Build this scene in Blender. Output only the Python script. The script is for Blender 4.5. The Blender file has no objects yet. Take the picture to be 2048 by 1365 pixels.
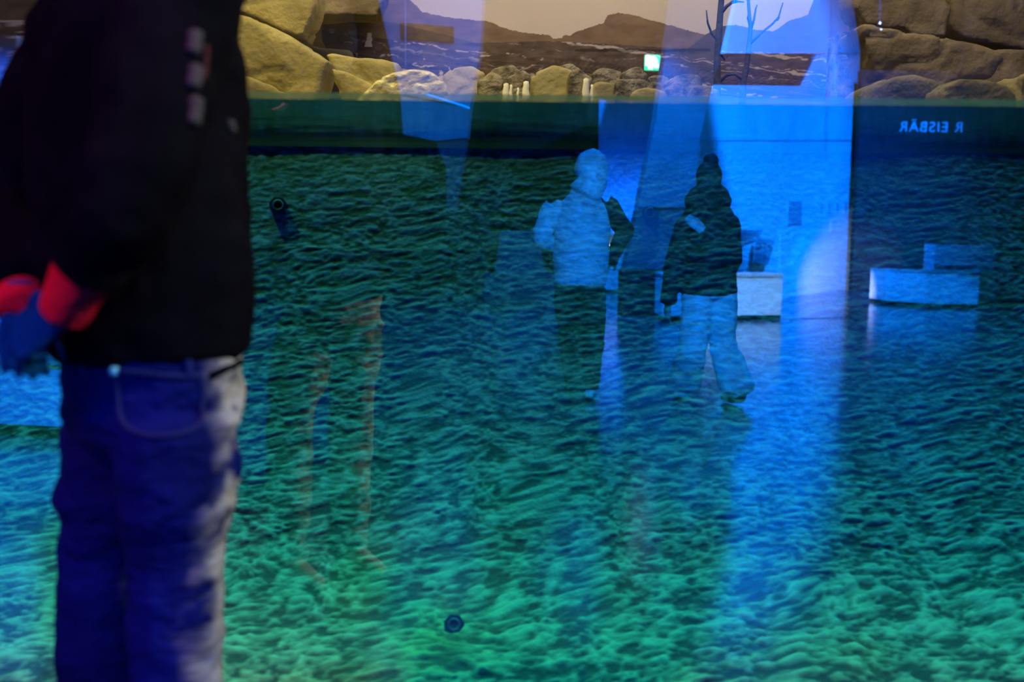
import bpy, bmesh, math, random
import numpy as np
from mathutils import Vector, Matrix

random.seed(7)
S = bpy.context.scene
COL = S.collection

# ------------------------------------------------------------------ camera
FPX = 2000.0
HC = 1.133                       # camera height
CAM = Vector((0, 0, HC))
GLASS_Y = 2.44                    # room-side face of the viewing pane
pitch = math.atan((682.5 - 480) / FPX)
roll = math.radians(0.62)
fwd = Vector((0, math.cos(pitch), -math.sin(pitch)))
u0 = Vector((0, math.sin(pitch), math.cos(pitch)))
r0 = Vector((1, 0, 0))
RGT = r0 * math.cos(roll) + u0 * math.sin(roll)
UPV = u0 * math.cos(roll) - r0 * math.sin(roll)
cd = bpy.data.cameras.new('camera')
cd.sensor_width = 36
cd.lens = FPX * 36 / 2048
cd.clip_start, cd.clip_end = 0.05, 200
cd.dof.use_dof = True
cd.dof.focus_distance = 5.0
cd.dof.aperture_fstop = 2.1
co = bpy.data.objects.new('camera', cd)
COL.objects.link(co)
co.matrix_world = Matrix(((RGT.x, UPV.x, -fwd.x, 0), (RGT.y, UPV.y, -fwd.y, 0), (RGT.z, UPV.z, -fwd.z, HC), (0, 0, 0, 1)))
S.camera = co

# ------------------------------------------------------------------ render look
S.view_settings.view_transform = 'Standard'
S.view_settings.look = 'None'
S.view_settings.gamma = 1
S.view_settings.exposure = 0.0
S.view_settings.use_curve_mapping = False
S.cycles.transparent_max_bounces = 24
S.cycles.max_bounces = 8
S.cycles.caustics_reflective = False
S.cycles.caustics_refractive = False
W = bpy.data.worlds.new('world')
S.world = W
W.use_nodes = True
W.node_tree.nodes['Background'].inputs[0].default_value = (0.004, 0.006, 0.012, 1)
W.node_tree.nodes['Background'].inputs[1].default_value = 1.0


def P(px, py, d):
    """The world point seen at pixel (px, py) at depth y = d."""
    v = RGT * (px - 1024) - UPV * (py - 682.5) + fwd * FPX
    return CAM + v * (d / v.y)


def V(px, py, v):
    """A room point whose mirror image in the pane is seen at (px, py), v metres ahead."""
    p = P(px, py, v)
    return Vector((p.x, 2 * GLASS_Y - p.y, p.z))


def vdepth(px, py):
    v = RGT * (px - 1024) - UPV * (py - 682.5) + fwd * FPX
    return v.y * (-HC / v.z)


def VG(px, py):
    """Room floor point whose mirror image is seen at (px, py)."""
    return V(px, py, vdepth(px, py))


# ------------------------------------------------------------------ lights
def aim(o, target):
    o.rotation_euler = (Vector(target) - o.location).to_track_quat('-Z', 'Y').to_euler()


def area(name, loc, target, size, power, color, spread=180, sy=None):
    l = bpy.data.lights.new(name, 'AREA')
    l.energy, l.color = power, color
    l.size = size
    if sy:
        l.shape, l.size_y = 'RECTANGLE', sy
    l.spread = math.radians(spread)
    o = bpy.data.objects.new(name, l)
    COL.objects.link(o)
    o.location = loc
    aim(o, target)
    return o


def spot(name, loc, target, angle, power, color, radius=0.06, blend=0.6):
    l = bpy.data.lights.new(name, 'SPOT')
    l.energy, l.color = power, color
    l.spot_size, l.spot_blend, l.shadow_soft_size = math.radians(angle), blend, radius
    o = bpy.data.objects.new(name, l)
    COL.objects.link(o)
    o.location = loc
    aim(o, target)
    return o


BLUE = (0.0, 0.15, 1.0)
DEEP = (0.0, 0.10, 1.0)
# tank
area('tank_strip_lamp', (0.35, 3.38, 6.2), (0.35, 2.76, 0), 7.6, 45, (0.25, 1.0, 0.55), 18, 0.6)
area('mural_lamp', (0.3, 3.75, 4.1), (0.3, 5.5, 2.3), 3.0, 64, (1.0, 0.84, 0.62), 150, 0.3)
spot('rock_lamp_yellow', (-1.9, 2.85, 4.2), (-1.15, 4.0, 1.8), 62, 400, (1.0, 0.77, 0.10))
spot('rock_lamp_dome', (-0.2, 2.8, 3.6), (-0.40, 3.75, 1.75), 22, 150, (1.0, 0.80, 0.4))
spot('rock_lamp_brown', (1.6, 2.9, 4.2), (2.0, 4.2, 1.9), 60, 88, (1.0, 0.74, 0.26))
# hall
pA = V(1560, 330, 20)
spot('hall_spot_block', pA + Vector((0.2, 9.0, 4.8)), V(1570, 330, 22), 48, 190000, BLUE, 0.06, 1.0)
spot('hall_spot_block_low', VG(1668, 627) + Vector((0, 0, 0.12)), V(1692, 562, 22.8), 23, 13000, (0.62, 0.68, 1.0), 0.03, 1.0)
spot('hall_spot_dark_block', V(1240, 300, 12) + Vector((0, 0, 5.5)), V(1310, 380, 15), 26, 26000, BLUE)
spot('hall_spot_hanging', V(800, 100, 11) + Vector((0, 1, 4.5)), V(860, 90, 16), 36, 3000, (0.0, 0.10, 1.0))
spot('hall_spot_bench', V(1500, 300, 8.5) + Vector((0, 0, 4.5)), V(1480, 590, 14.9), 13, 26000, (0.22, 0.52, 1.0))
spot('hall_spot_curved_bench', V(1800, 300, 10) + Vector((0, 0, 5)), V(1870, 580, 17), 13, 15000, (0.0, 0.17, 1.0))
spot('hall_spot_left_bench', (-1.6, 1.9, 4.6), V(20, 760, 5.7), 50, 8000, BLUE)
spot('hall_spot_left_wall', (-3.4, 0.4, 3.8), V(-20, 620, 8.1), 40, 4500, (0.0, 0.10, 1.0))
spot('hall_spot_visitors', (0.9, 1.6, 2.6), V(1290, 560, 7.1), 50, 3000, (0.0, 0.20, 1.0))
area('hall_floor_wash', (1.5, -8, 8.2), (1.5, -8.5, 0), 8, 3000, (0.0, 0.2, 1.0), 110)
spot('fill_spot_man', (-2.6, -1.6, 4.4), P(200, 650, 1.6), 36, 200, (2.2, 0.25, 0.46), 0.15)  # unseen spot added behind the camera, reddened to lift the cuffs
spot('fill_spot_man_warm', (2.7, 0.45, 3.3), P(480, 900, 1.6), 26, 420, (1.0, 0.92, 0.76), 0.15)  # added unseen fill, stands in for warm tank light on his right side


# ------------------------------------------------------------------ materials
def new_mat(name):
    m = bpy.data.materials.new(name)
    m.use_nodes = True
    nt = m.node_tree
    nt.nodes.clear()
    out = nt.nodes.new('ShaderNodeOutputMaterial')
    return m, nt, out


def mat(name, c1, c2=None, rough=0.6, scale=8.0, bump=0.0, bscale=None, metal=0.0, spec=0.4, stretch=(1, 1, 1), lo=0.35, hi=0.65, emit=None, estr=0.0):
    m, nt, out = new_mat(name)
    b = nt.nodes.new('ShaderNodeBsdfPrincipled')
    nt.links.new(b.outputs[0], out.inputs[0])
    b.inputs['Roughness'].default_value = rough
    b.inputs['Metallic'].default_value = metal
    b.inputs['Specular IOR Level'].default_value = spec
    c2 = c2 or tuple(min(1, x * 1.15) for x in c1)
    tc = nt.nodes.new('ShaderNodeTexCoord')
    mp = nt.nodes.new('ShaderNodeMapping')
    mp.inputs['Scale'].default_value = stretch
    nt.links.new(tc.outputs['Object'], mp.inputs[0])
    n = nt.nodes.new('ShaderNodeTexNoise')
    n.inputs['Scale'].default_value = scale
    n.inputs['Detail'].default_value = 6
    nt.links.new(mp.outputs[0], n.inputs['Vector'])
    r = nt.nodes.new('ShaderNodeValToRGB')
    r.color_ramp.elements[0].position, r.color_ramp.elements[1].position = lo, hi
    r.color_ramp.elements[0].color = (*c1, 1)
    r.color_ramp.elements[1].color = (*c2, 1)
    nt.links.new(n.outputs[0], r.inputs[0])
    nt.links.new(r.outputs[0], b.inputs['Base Color'])
    if bump:
        n2 = nt.nodes.new('ShaderNodeTexNoise')
        n2.inputs['Scale'].default_value = bscale or scale * 3
        n2.inputs['Detail'].default_value = 5
        nt.links.new(mp.outputs[0], n2.inputs['Vector'])
        bp = nt.nodes.new('ShaderNodeBump')
        bp.inputs['Strength'].default_value = bump
        bp.inputs['Distance'].default_value = 0.02
        nt.links.new(n2.outputs[0], bp.inputs['Height'])
        nt.links.new(bp.outputs[0], b.inputs['Normal'])
    if emit:
        b.inputs['Emission Color'].default_value = (*emit, 1)
        b.inputs['Emission Strength'].default_value = estr
    return m


def pane_mat():
    m, nt, out = new_mat('pane_acrylic')
    tr = nt.nodes.new('ShaderNodeBsdfTransparent')
    tr.inputs[0].default_value = (0.97, 0.99, 0.985, 1)
    gl = nt.nodes.new('ShaderNodeBsdfGlossy')
    gl.inputs['Roughness'].default_value = 0.0
    gl.inputs['Color'].default_value = (1, 1, 1, 1)
    fr = nt.nodes.new('ShaderNodeFresnel')
    fr.inputs[0].default_value = 2.75
    ge = nt.nodes.new('ShaderNodeNewGeometry')
    inv = nt.nodes.new('ShaderNodeMath')
    inv.operation = 'SUBTRACT'
    inv.inputs[0].default_value = 1.0
    nt.links.new(ge.outputs['Backfacing'], inv.inputs[1])
    mu = nt.nodes.new('ShaderNodeMath')
    mu.operation = 'MULTIPLY'
    nt.links.new(fr.outputs[0], mu.inputs[0])
    nt.links.new(inv.outputs[0], mu.inputs[1])
    mx = nt.nodes.new('ShaderNodeMixShader')
    nt.links.new(mu.outputs[0], mx.inputs[0])
    nt.links.new(tr.outputs[0], mx.inputs[1])
    nt.links.new(gl.outputs[0], mx.inputs[2])
    nt.links.new(mx.outputs[0], out.inputs[0])
    return m


def water_mat():
    m, nt, out = new_mat('tank_water')
    tr = nt.nodes.new('ShaderNodeBsdfTransparent')
    gl = nt.nodes.new('ShaderNodeBsdfGlossy')
    gl.inputs['Roughness'].default_value = 0.13
    fr = nt.nodes.new('ShaderNodeFresnel')
    fr.inputs[0].default_value = 1.33
    ge = nt.nodes.new('ShaderNodeNewGeometry')
    sx = nt.nodes.new('ShaderNodeSeparateXYZ')
    nt.links.new(ge.outputs['True Normal'], sx.inputs[0])
    ab = nt.nodes.new('ShaderNodeMath')
    ab.operation = 'ABSOLUTE'
    nt.links.new(sx.outputs[2], ab.inputs[0])
    gt = nt.nodes.new('ShaderNodeMath')
    gt.operation = 'GREATER_THAN'
    gt.inputs[1].default_value = 0.5
    nt.links.new(ab.outputs[0], gt.inputs[0])
    mu = nt.nodes.new('ShaderNodeMath')
    mu.operation = 'MULTIPLY'
    nt.links.new(fr.outputs[0], mu.inputs[0])
    nt.links.new(gt.outputs[0], mu.inputs[1])
    tc = nt.nodes.new('ShaderNodeTexCoord')
    n = nt.nodes.new('ShaderNodeTexNoise')
    n.inputs['Scale'].default_value = 7
    nt.links.new(tc.outputs['Object'], n.inputs['Vector'])
    bp = nt.nodes.new('ShaderNodeBump')
    bp.inputs['Strength'].default_value = 0.25
    bp.inputs['Distance'].default_value = 0.02
    nt.links.new(n.outputs[0], bp.inputs['Height'])
    nt.links.new(bp.outputs[0], gl.inputs['Normal'])
    mx = nt.nodes.new('ShaderNodeMixShader')
    nt.links.new(mu.outputs[0], mx.inputs[0])
    nt.links.new(tr.outputs[0], mx.inputs[1])
    nt.links.new(gl.outputs[0], mx.inputs[2])
    nt.links.new(mx.outputs[0], out.inputs['Surface'])
    va = nt.nodes.new('ShaderNodeVolumeAbsorption')
    va.inputs['Color'].default_value = (0.0, 0.83, 0.90, 1)
    va.inputs['Density'].default_value = 1.7
    nt.links.new(va.outputs[0], out.inputs['Volume'])
    return m


def vcol_mat(name, rough=0.8, bump=0.0, bscale=60):
    m, nt, out = new_mat(name)
    b = nt.nodes.new('ShaderNodeBsdfPrincipled')
    b.inputs['Roughness'].default_value = rough
    b.inputs['Specular IOR Level'].default_value = 0.2
    a = nt.nodes.new('ShaderNodeAttribute')
    a.attribute_name = 'paint'
    nt.links.new(a.outputs['Color'], b.inputs['Base Color'])
    if bump:
        tc = nt.nodes.new('ShaderNodeTexCoord')
        n2 = nt.nodes.new('ShaderNodeTexNoise')
        n2.inputs['Scale'].default_value = bscale
        n2.inputs['Detail'].default_value = 5
        nt.links.new(tc.outputs['Object'], n2.inputs['Vector'])
        bp = nt.nodes.new('ShaderNodeBump')
        bp.inputs['Strength'].default_value = bump
        bp.inputs['Distance'].default_value = 0.01
        nt.links.new(n2.outputs[0], bp.inputs['Height'])
        nt.links.new(bp.outputs[0], b.inputs['Normal'])
    nt.links.new(b.outputs[0], out.inputs[0])
    return m


def jeans_mat(cx, side):
    """Indigo denim, rubbed pale along the front of the thighs and shins, with specks."""
    m, nt, out = new_mat('worn_denim')
    b = nt.nodes.new('ShaderNodeBsdfPrincipled')
    b.inputs['Roughness'].default_value = 0.85
    b.inputs['Specular IOR Level'].default_value = 0.1
    nt.links.new(b.outputs[0], out.inputs[0])
    a = nt.nodes.new('ShaderNodeAttribute')
    a.attribute_name = 'paint'
    nt.links.new(a.outputs['Color'], b.inputs['Base Color'])
    tc = nt.nodes.new('ShaderNodeTexCoord')
    mp = nt.nodes.new('ShaderNodeMapping')
    mp.inputs['Scale'].default_value = (1, 1, 2.2)
    nt.links.new(tc.outputs['Object'], mp.inputs[0])
    n = nt.nodes.new('ShaderNodeTexNoise')
    n.inputs['Scale'].default_value = 14
    n.inputs['Detail'].default_value = 3
    nt.links.new(mp.outputs[0], n.inputs['Vector'])
    bp = nt.nodes.new('ShaderNodeBump')
    bp.inputs['Strength'].default_value = 0.7
    bp.inputs['Distance'].default_value = 0.03
    nt.links.new(n.outputs[0], bp.inputs['Height'])
    nt.links.new(bp.outputs[0], b.inputs['Normal'])
    return m


# ------------------------------------------------------------------ noise
def _hash(i, j, k, seed):
    i = i.astype(np.uint32); j = j.astype(np.uint32); k = k.astype(np.uint32)
    h = i * np.uint32(374761393) + j * np.uint32(668265263) + k * np.uint32(2147483647) + np.uint32((seed * 974711 + 1013904223) & 0xffffffff)
    h = (h ^ (h >> np.uint32(13))) * np.uint32(1274126177)
    h = h ^ (h >> np.uint32(16))
    h = h * np.uint32(2246822519)
    h = h ^ (h >> np.uint32(15))
    return (h & np.uint32(0xffffff)).astype(np.float64) / 0xffffff


def noise(p, seed=0):
    p = np.asarray(p, float)
    f = np.floor(p)
    t = p - f
    t = t * t * (3 - 2 * t)
    f = f.astype(np.int64)
    r = 0
    for a in (0, 1):
        for b in (0, 1):
            for c in (0, 1):
                w = (t[:, 0] if a else 1 - t[:, 0]) * (t[:, 1] if b else 1 - t[:, 1]) * (t[:, 2] if c else 1 - t[:, 2])
                r = r + w * _hash(f[:, 0] + a, f[:, 1] + b, f[:, 2] + c, seed)
    return r * 2 - 1


def fbm(p, seed=0, octaves=4, gain=0.5):
    p = np.asarray(p, float)
    r, a, tot = 0, 1.0, 0
    for o in range(octaves):
        r = r + a * noise(p * 2 ** o + 17.3 * o, seed + o)
        tot += a
        a *= gain
    return r / tot


# ------------------------------------------------------------------ object helpers
def tag(o, label=None, cat=None, group=None, kind=None):
    if label: o['label'] = label
    if cat: o['category'] = cat
    if group: o['group'] = group
    if kind: o['kind'] = kind
    return o


def link(name, me, m=None, parent=None):
    o = bpy.data.objects.new(name, me)
    COL.objects.link(o)
    if m: me.materials.append(m)
    if parent: o.parent = parent
    return o


def obj(name, bm, m=None, parent=None, smooth=False):
    me = bpy.data.meshes.new(name)
    bmesh.ops.recalc_face_normals(bm, faces=bm.faces)
    bm.to_mesh(me)
    bm.free()
    if smooth:
        me.polygons.foreach_set('use_smooth', [True] * len(me.polygons))
    return link(name, me, m, parent)


def empty(name, loc, label, cat, group=None):
    o = bpy.data.objects.new(name, None)
    COL.objects.link(o)
    o.location = loc
    o.empty_display_size = 0.1
    tag(o, label, cat, group)
    return o


def keep(o, parent):
    """Parent without moving: parents here are unrotated, unscaled empties."""
    o.parent = parent
    o.location = o.location - parent.location
    return o


def box_bm(lo, hi, bevel=0.0):
    bm = bmesh.new()
    bmesh.ops.create_cube(bm, size=1)
    for v in bm.verts:
        v.co = Vector([lo[i] + (v.co[i] + 0.5) * (hi[i] - lo[i]) for i in range(3)])
    if bevel:
        bmesh.ops.bevel(bm, geom=bm.edges[:], offset=bevel, segments=2, affect='EDGES', profile=0.5)
    return bm


def prism_bm(pts, off, bevel=0.0):
    """A slab: the outline pts (world) and the same outline moved by off."""
    bm = bmesh.new()
    a = [bm.verts.new(p) for p in pts]
    b = [bm.verts.new(Vector(p) + (off(p) if callable(off) else Vector(off))) for p in pts]
    bm.faces.new(a)
    bm.faces.new(b[::-1])
    n = len(pts)
    for i in range(n):
        bm.faces.new((a[i], a[(i + 1) % n], b[(i + 1) % n], b[i]))
    bmesh.ops.recalc_face_normals(bm, faces=bm.faces)
    if bevel:
        bmesh.ops.bevel(bm, geom=bm.edges[:], offset=bevel, segments=2, affect='EDGES', profile=0.5)
    return bm


def loft(bm, rings, seg=16):
    """rings: (centre, half-width along side, half-width across, side vector). Capped."""
    n = len(rings)
    C = [Vector(r[0]) for r in rings]
    loops = []
    for i, (c, ra, rb, side) in enumerate(rings):
        t = (C[min(i + 1, n - 1)] - C[max(i - 1, 0)]).normalized()
        s = Vector(side)
        s = (s - t * s.dot(t)).normalized()
        w = t.cross(s)
        loops.append([bm.verts.new(C[i] + s * (ra * math.cos(2 * math.pi * k / seg)) + w * (rb * math.sin(2 * math.pi * k / seg))) for k in range(seg)])
    for i in range(n - 1):
        for k in range(seg):
            bm.faces.new((loops[i][k], loops[i][(k + 1) % seg], loops[i + 1][(k + 1) % seg], loops[i + 1][k]))
    for i, flip in ((0, True), (n - 1, False)):
        t = (C[1] - C[0]) if flip else (C[-1] - C[-2])
        t.normalize()
        r = min(rings[i][1], rings[i][2]) * 0.55
        v = bm.verts.new(C[i] + t * (-r if flip else r))
        for k in range(seg):
            f = (loops[i][k], loops[i][(k + 1) % seg], v)
            bm.faces.new(f[::-1] if flip else f)


def ball(bm, c, rx, ry, rz, axes=None, seg=16):
    r = bmesh.ops.create_uvsphere(bm, u_segments=seg, v_segments=seg // 2 + 2, radius=1)
    A = axes or (Vector((1, 0, 0)), Vector((0, 1, 0)), Vector((0, 0, 1)))
    for v in r['verts']:
        k = v.co.copy()
        v.co = Vector(c) + A[0] * (k.x * rx) + A[1] * (k.y * ry) + A[2] * (k.z * rz)


def remeshed(name, bm, voxel, m, parent=None, smooth=2, wrinkle=None):
    """Fuse everything in bm into one continuous surface, then optionally displace it."""
    me = bpy.data.meshes.new('raw')
    bmesh.ops.recalc_face_normals(bm, faces=bm.faces)
    bm.to_mesh(me)
    bm.free()
    o = bpy.data.objects.new('raw', me)
    COL.objects.link(o)
    r = o.modifiers.new('r', 'REMESH')
    r.mode, r.voxel_size = 'VOXEL', voxel
    if smooth:
        s = o.modifiers.new('s', 'SMOOTH')
        s.factor, s.iterations = 0.5, smooth
    dg = bpy.context.evaluated_depsgraph_get()
    me2 = bpy.data.meshes.new_from_object(o.evaluated_get(dg), depsgraph=dg)
    bpy.data.objects.remove(o)
    bpy.data.meshes.remove(me)
    me2.name = name
    me2.materials.clear()
    n = len(me2.vertices)
    if wrinkle and n:
        c = np.empty(n * 3); me2.vertices.foreach_get('co', c); c = c.reshape(-1, 3)
        nr = np.empty(n * 3); me2.vertices.foreach_get('normal', nr); nr = nr.reshape(-1, 3)
        c = c + nr * wrinkle(c)[:, None]
        me2.vertices.foreach_set('co', c.ravel())
    me2.polygons.foreach_set('use_smooth', [True] * len(me2.polygons))
    me2.update()
    return link(name, me2, m, parent)


def grid_mesh(name, pts, nx, ny, colors=None):
    """pts: (ny*nx, 3) array, row-major."""
    me = bpy.data.meshes.new(name)
    idx = np.arange(nx * ny).reshape(ny, nx)
    q = np.stack([idx[:-1, :-1], idx[:-1, 1:], idx[1:, 1:], idx[1:, :-1]], -1).reshape(-1, 4)
    me.vertices.add(nx * ny)
    me.vertices.foreach_set('co', pts.astype(np.float32).ravel())
    me.loops.add(q.size)
    me.loops.foreach_set('vertex_index', q.astype(np.int32).ravel())
    me.polygons.add(len(q))
    me.polygons.foreach_set('loop_start', np.arange(0, q.size, 4, dtype=np.int32))
    me.polygons.foreach_set('use_smooth', np.ones(len(q), bool))
    me.update(calc_edges=True)
    if colors is not None:
        paint(me, colors)
    me.validate()
    return me


def paint(me, colors):
    a = me.color_attributes.new('paint', 'FLOAT_COLOR', 'POINT')
    c = np.ones((len(me.vertices), 4), np.float32)
    c[:, :3] = colors
    a.data.foreach_set('color', c.ravel())


def srgb(*c):
    return np.array([(x / 255 / 12.92) if x / 255 <= 0.04045 else ((x / 255 + 0.055) / 1.055) ** 2.4 for x in c])


# ------------------------------------------------------------------ materials in use
M = {}
M['pane'] = pane_mat()
M['water'] = water_mat()
M['hall_floor'] = mat('polished_dark_floor', (0.035, 0.05, 0.07), (0.05, 0.065, 0.085), 0.16, 3, 0.03, 40, spec=0.7)
M['dark_wall'] = mat('dark_paint', (0.012, 0.014, 0.018), (0.016, 0.018, 0.024), 0.85, 3, spec=0.03)
M['ice_white'] = mat('white_laminate', (0.70, 0.72, 0.74), (0.78, 0.79, 0.8), 0.45, 1.2)
M['ice_grey'] = mat('grey_laminate', (0.26, 0.28, 0.30), (0.32, 0.33, 0.35), 0.5, 1.5)
M['ice_mid'] = mat('slate_laminate', (0.14, 0.15, 0.165), (0.17, 0.18, 0.19), 0.5, 1.5)
M['ice_dark'] = mat('dark_laminate', (0.07, 0.075, 0.085), (0.09, 0.095, 0.105), 0.5, 2)
M['print_grey'] = mat('grey_print', (0.16, 0.18, 0.20), (0.22, 0.24, 0.26), 0.6, 12)
M['black_screen'] = mat('black_screen', (0.006, 0.007, 0.01), None, 0.35, 5)
M['metal'] = mat('brushed_steel', (0.5, 0.5, 0.52), None, 0.35, 30, metal=1.0)
M['nozzle'] = mat('dark_pipe', (0.012, 0.014, 0.035), (0.02, 0.022, 0.05), 0.4, 30, spec=0.5)
M['nozzle_rim'] = mat('worn_pipe_rim', (0.16, 0.2, 0.2), (0.25, 0.3, 0.28), 0.35, 30, spec=0.6)
M['rock_yellow'] = mat('ochre_rock', (0.25, 0.21, 0.11), (0.42, 0.355, 0.20), 0.9, 4.5, 0.45, 35, spec=0.12, lo=0.3, hi=0.6)
M['rock_brown'] = mat('brown_rock', (0.13, 0.10, 0.07), (0.30, 0.235, 0.16), 0.95, 4, 0.6, 25, spec=0.15)
M['rock_moss'] = mat('mossy_rock', (0.16, 0.17, 0.07), (0.30, 0.26, 0.17), 0.9, 9, 0.6, 40, spec=0.15)
M['rock_grey'] = mat('grey_brown_rock', (0.07, 0.058, 0.045), (0.33, 0.285, 0.22), 0.9, 18, 0.7, 60, spec=0.25)
M['rock_wet'] = mat('wet_pale_rock', (0.42, 0.34, 0.16), (0.66, 0.60, 0.46), 0.22, 14, 0.7, 40, spec=0.6)
M['liner'] = mat('dark_liner', (0.05, 0.07, 0.07), (0.08, 0.10, 0.10), 0.8, 10)
M['gap'] = mat('rock_gap_shade', (0.05, 0.04, 0.03), None, 0.95, 8)  # shade in the gap between the rocks, put into a dark colour
M['bark'] = mat('bare_bark', (0.06, 0.05, 0.05), (0.09, 0.08, 0.075), 0.9, 20, 0.4)
M['foam'] = mat('white_plume', (0.75, 0.72, 0.66), (0.85, 0.82, 0.78), 0.8, 20)
M['skin'] = mat('skin', (0.50, 0.32, 0.25), (0.56, 0.37, 0.29), 0.55, 30, 0.05, 120)
M['hair'] = mat('dark_hair', (0.02, 0.016, 0.012), (0.035, 0.027, 0.02), 0.6, 40, 0.5, 120, stretch=(1, 1, 0.1))
M['black_cloth'] = mat('black_jacket', (0.003, 0.003, 0.005), (0.006, 0.006, 0.009), 0.9, 8, 0.5, 14, spec=0.03)
M['glove'] = mat('dark_blue_knit', (0.0015, 0.05, 0.17), (0.002, 0.07, 0.22), 0.85, 25, 0.3, 120, spec=0.02)
M['red_cuff'] = mat('red_knit', (0.80, 0.01, 0.03), (0.9, 0.02, 0.045), 0.85, 30, 0.4, 140, spec=0.08)
M['light_cloth'] = mat('pale_padded_cloth', (0.5, 0.52, 0.55), (0.6, 0.62, 0.65), 0.7, 6, 0.4, 16, spec=0.2)
M['mid_cloth'] = mat('pale_trouser_cloth', (0.80, 0.82, 0.84), (0.86, 0.87, 0.88), 0.7, 6, 0.4, 14, spec=0.2)
M['dark_cloth'] = mat('dark_trouser_cloth', (0.01, 0.011, 0.014), (0.016, 0.018, 0.022), 0.85, 8, 0.3, 14, spec=0.08)
M['shoe'] = mat('dark_shoe', (0.015, 0.014, 0.014), None, 0.5, 10)
M['pale_shoe'] = mat('pale_boot', (0.45, 0.47, 0.5), None, 0.6, 10)
M['denim_flat'] = mat('denim', (0.003, 0.010, 0.10), (0.004, 0.014, 0.13), 0.85, 20)
M['rivet'] = mat('rivet_metal', (0.2, 0.75, 1.0), None, 0.5, 30)
M['strap'] = mat('grey_patch', (0.05, 0.048, 0.045), None, 0.8, 30)  # grey of the small patches on the jacket side
M['dull_red'] = mat('dull_red_patch', (0.06, 0.008, 0.008), None, 0.8, 30)
M['eye'] = mat('eye', (0.7, 0.7, 0.68), None, 0.2, 5)
M['exit_green'] = mat('exit_green', (0.0, 0.5, 0.12), None, 0.4, 4, emit=(0.02, 1.0, 0.22), estr=5.0)
M['exit_white'] = mat('exit_white', (0.9, 0.95, 0.9), None, 0.4, 4, emit=(0.85, 1.0, 0.9), estr=9.0)
M['lettering'] = mat('pale_lettering', (0.7, 0.75, 0.8), None, 0.6, 4)
M['led'] = mat('led_strip', (0.8, 0.9, 1.0), None, 0.4, 4, emit=(0.0, 0.22, 1.0), estr=3.5)
M['led_white'] = mat('led_strip_white', (0.8, 0.9, 1.0), None, 0.4, 4, emit=(0.7, 0.9, 1.0), estr=7.0)
M['led_dot'] = mat('led_dot', (0.8, 0.9, 1.0), None, 0.4, 4, emit=(0.6, 0.75, 1.0), estr=12.0)

# ------------------------------------------------------------------ setting: hall and tank shell
Z_W = P(1024, 199, GLASS_Y).z            # water level
def struct(name, bm, m, smooth=False):
    return tag(obj(name, bm, m, smooth=smooth), kind='structure')

struct('floor', box_bm((-16, -27, -0.2), (16, GLASS_Y, 0)), M['hall_floor'])
struct('ceiling', box_bm((-16, -27, 9.2), (16, 7, 9.4)), M['dark_wall'])
struct('wall_left', box_bm((-16.2, -27, -0.2), (-16, GLASS_Y + 5, 9.2)), M['dark_wall'])
struct('wall_right', box_bm((16, -27, -0.2), (16.2, GLASS_Y + 5, 9.2)), M['dark_wall'])
struct('wall_back', box_bm((-16.2, -27.2, -0.2), (16.2, -27, 9.2)), M['dark_wall'])
TX = 4.4
bm = box_bm((-16, GLASS_Y + 0.005, -0.2), (-TX, GLASS_Y + 0.25, 9.2))
struct('wall_front', bm, M['dark_wall'])
struct('wall_front.001', box_bm((TX, GLASS_Y + 0.005, -0.2), (16, GLASS_Y + 0.25, 9.2)), M['dark_wall'])
struct('wall_front.002', box_bm((-TX, GLASS_Y + 0.005, 4.6), (TX, GLASS_Y + 0.25, 9.2)), M['dark_wall'])
struct('wall_tank_left', box_bm((-TX - 0.15, GLASS_Y + 0.25, -0.6), (-TX, 6.2, 9.2)), M['dark_wall'])
struct('wall_tank_right', box_bm((TX, GLASS_Y + 0.25, -0.6), (TX + 0.15, 6.2, 9.2)), M['dark_wall'])
struct('window_1', box_bm((-TX, GLASS_Y, -0.19), (TX, GLASS_Y + 0.03, 4.6)), M['pane'])
struct('water', box_bm((-TX + 0.002, GLASS_Y + 0.032, -0.6), (TX - 0.002, 4.2, Z_W)), M['water'])
# greenish film inside the pane at the water level, added to imitate the meniscus
m_, nt_, out_ = new_mat('meniscus_film')
d_ = nt_.nodes.new('ShaderNodeBsdfDiffuse'); d_.inputs[0].default_value = (0.20, 0.36, 0.16, 1)
t_ = nt_.nodes.new('ShaderNodeBsdfTranslucent'); t_.inputs[0].default_value = (0.20, 0.36, 0.16, 1)
a_ = nt_.nodes.new('ShaderNodeAddShader')
nt_.links.new(d_.outputs[0], a_.inputs[0]); nt_.links.new(t_.outputs[0], a_.inputs[1])
tr0 = nt_.nodes.new('ShaderNodeBsdfTransparent')
nz = nt_.nodes.new('ShaderNodeTexNoise'); nz.inputs['Scale'].default_value = 30
mr = nt_.nodes.new('ShaderNodeMapRange'); mr.inputs['To Min'].default_value = 0.25; mr.inputs['To Max'].default_value = 0.75
nt_.links.new(nz.outputs[0], mr.inputs[0])
mx_ = nt_.nodes.new('ShaderNodeMixShader')
nt_.links.new(mr.outputs[0], mx_.inputs[0]); nt_.links.new(tr0.outputs[0], mx_.inputs[1]); nt_.links.new(a_.outputs[0], mx_.inputs[2])
nt_.links.new(mx_.outputs[0], out_.inputs[0])
struct('trim_3', box_bm((-TX + 0.003, GLASS_Y + 0.0303, Z_W + 0.001), (TX - 0.003, GLASS_Y + 0.0318, Z_W + 0.016)), m_)
# dark joint in the hall floor behind the pane's mirror image of the block
ja, jb = VG(1480, 641), VG(1716, 636)
bm = prism_bm([ja + Vector((0, 0, 0.002)), jb + Vector((0, 0, 0.002)), jb + Vector((0, -0.05, 0.002)), ja + Vector((0, -0.05, 0.002))], (0, 0, 0.004))
struct('trim_1', bm, M['black_screen'])

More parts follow.
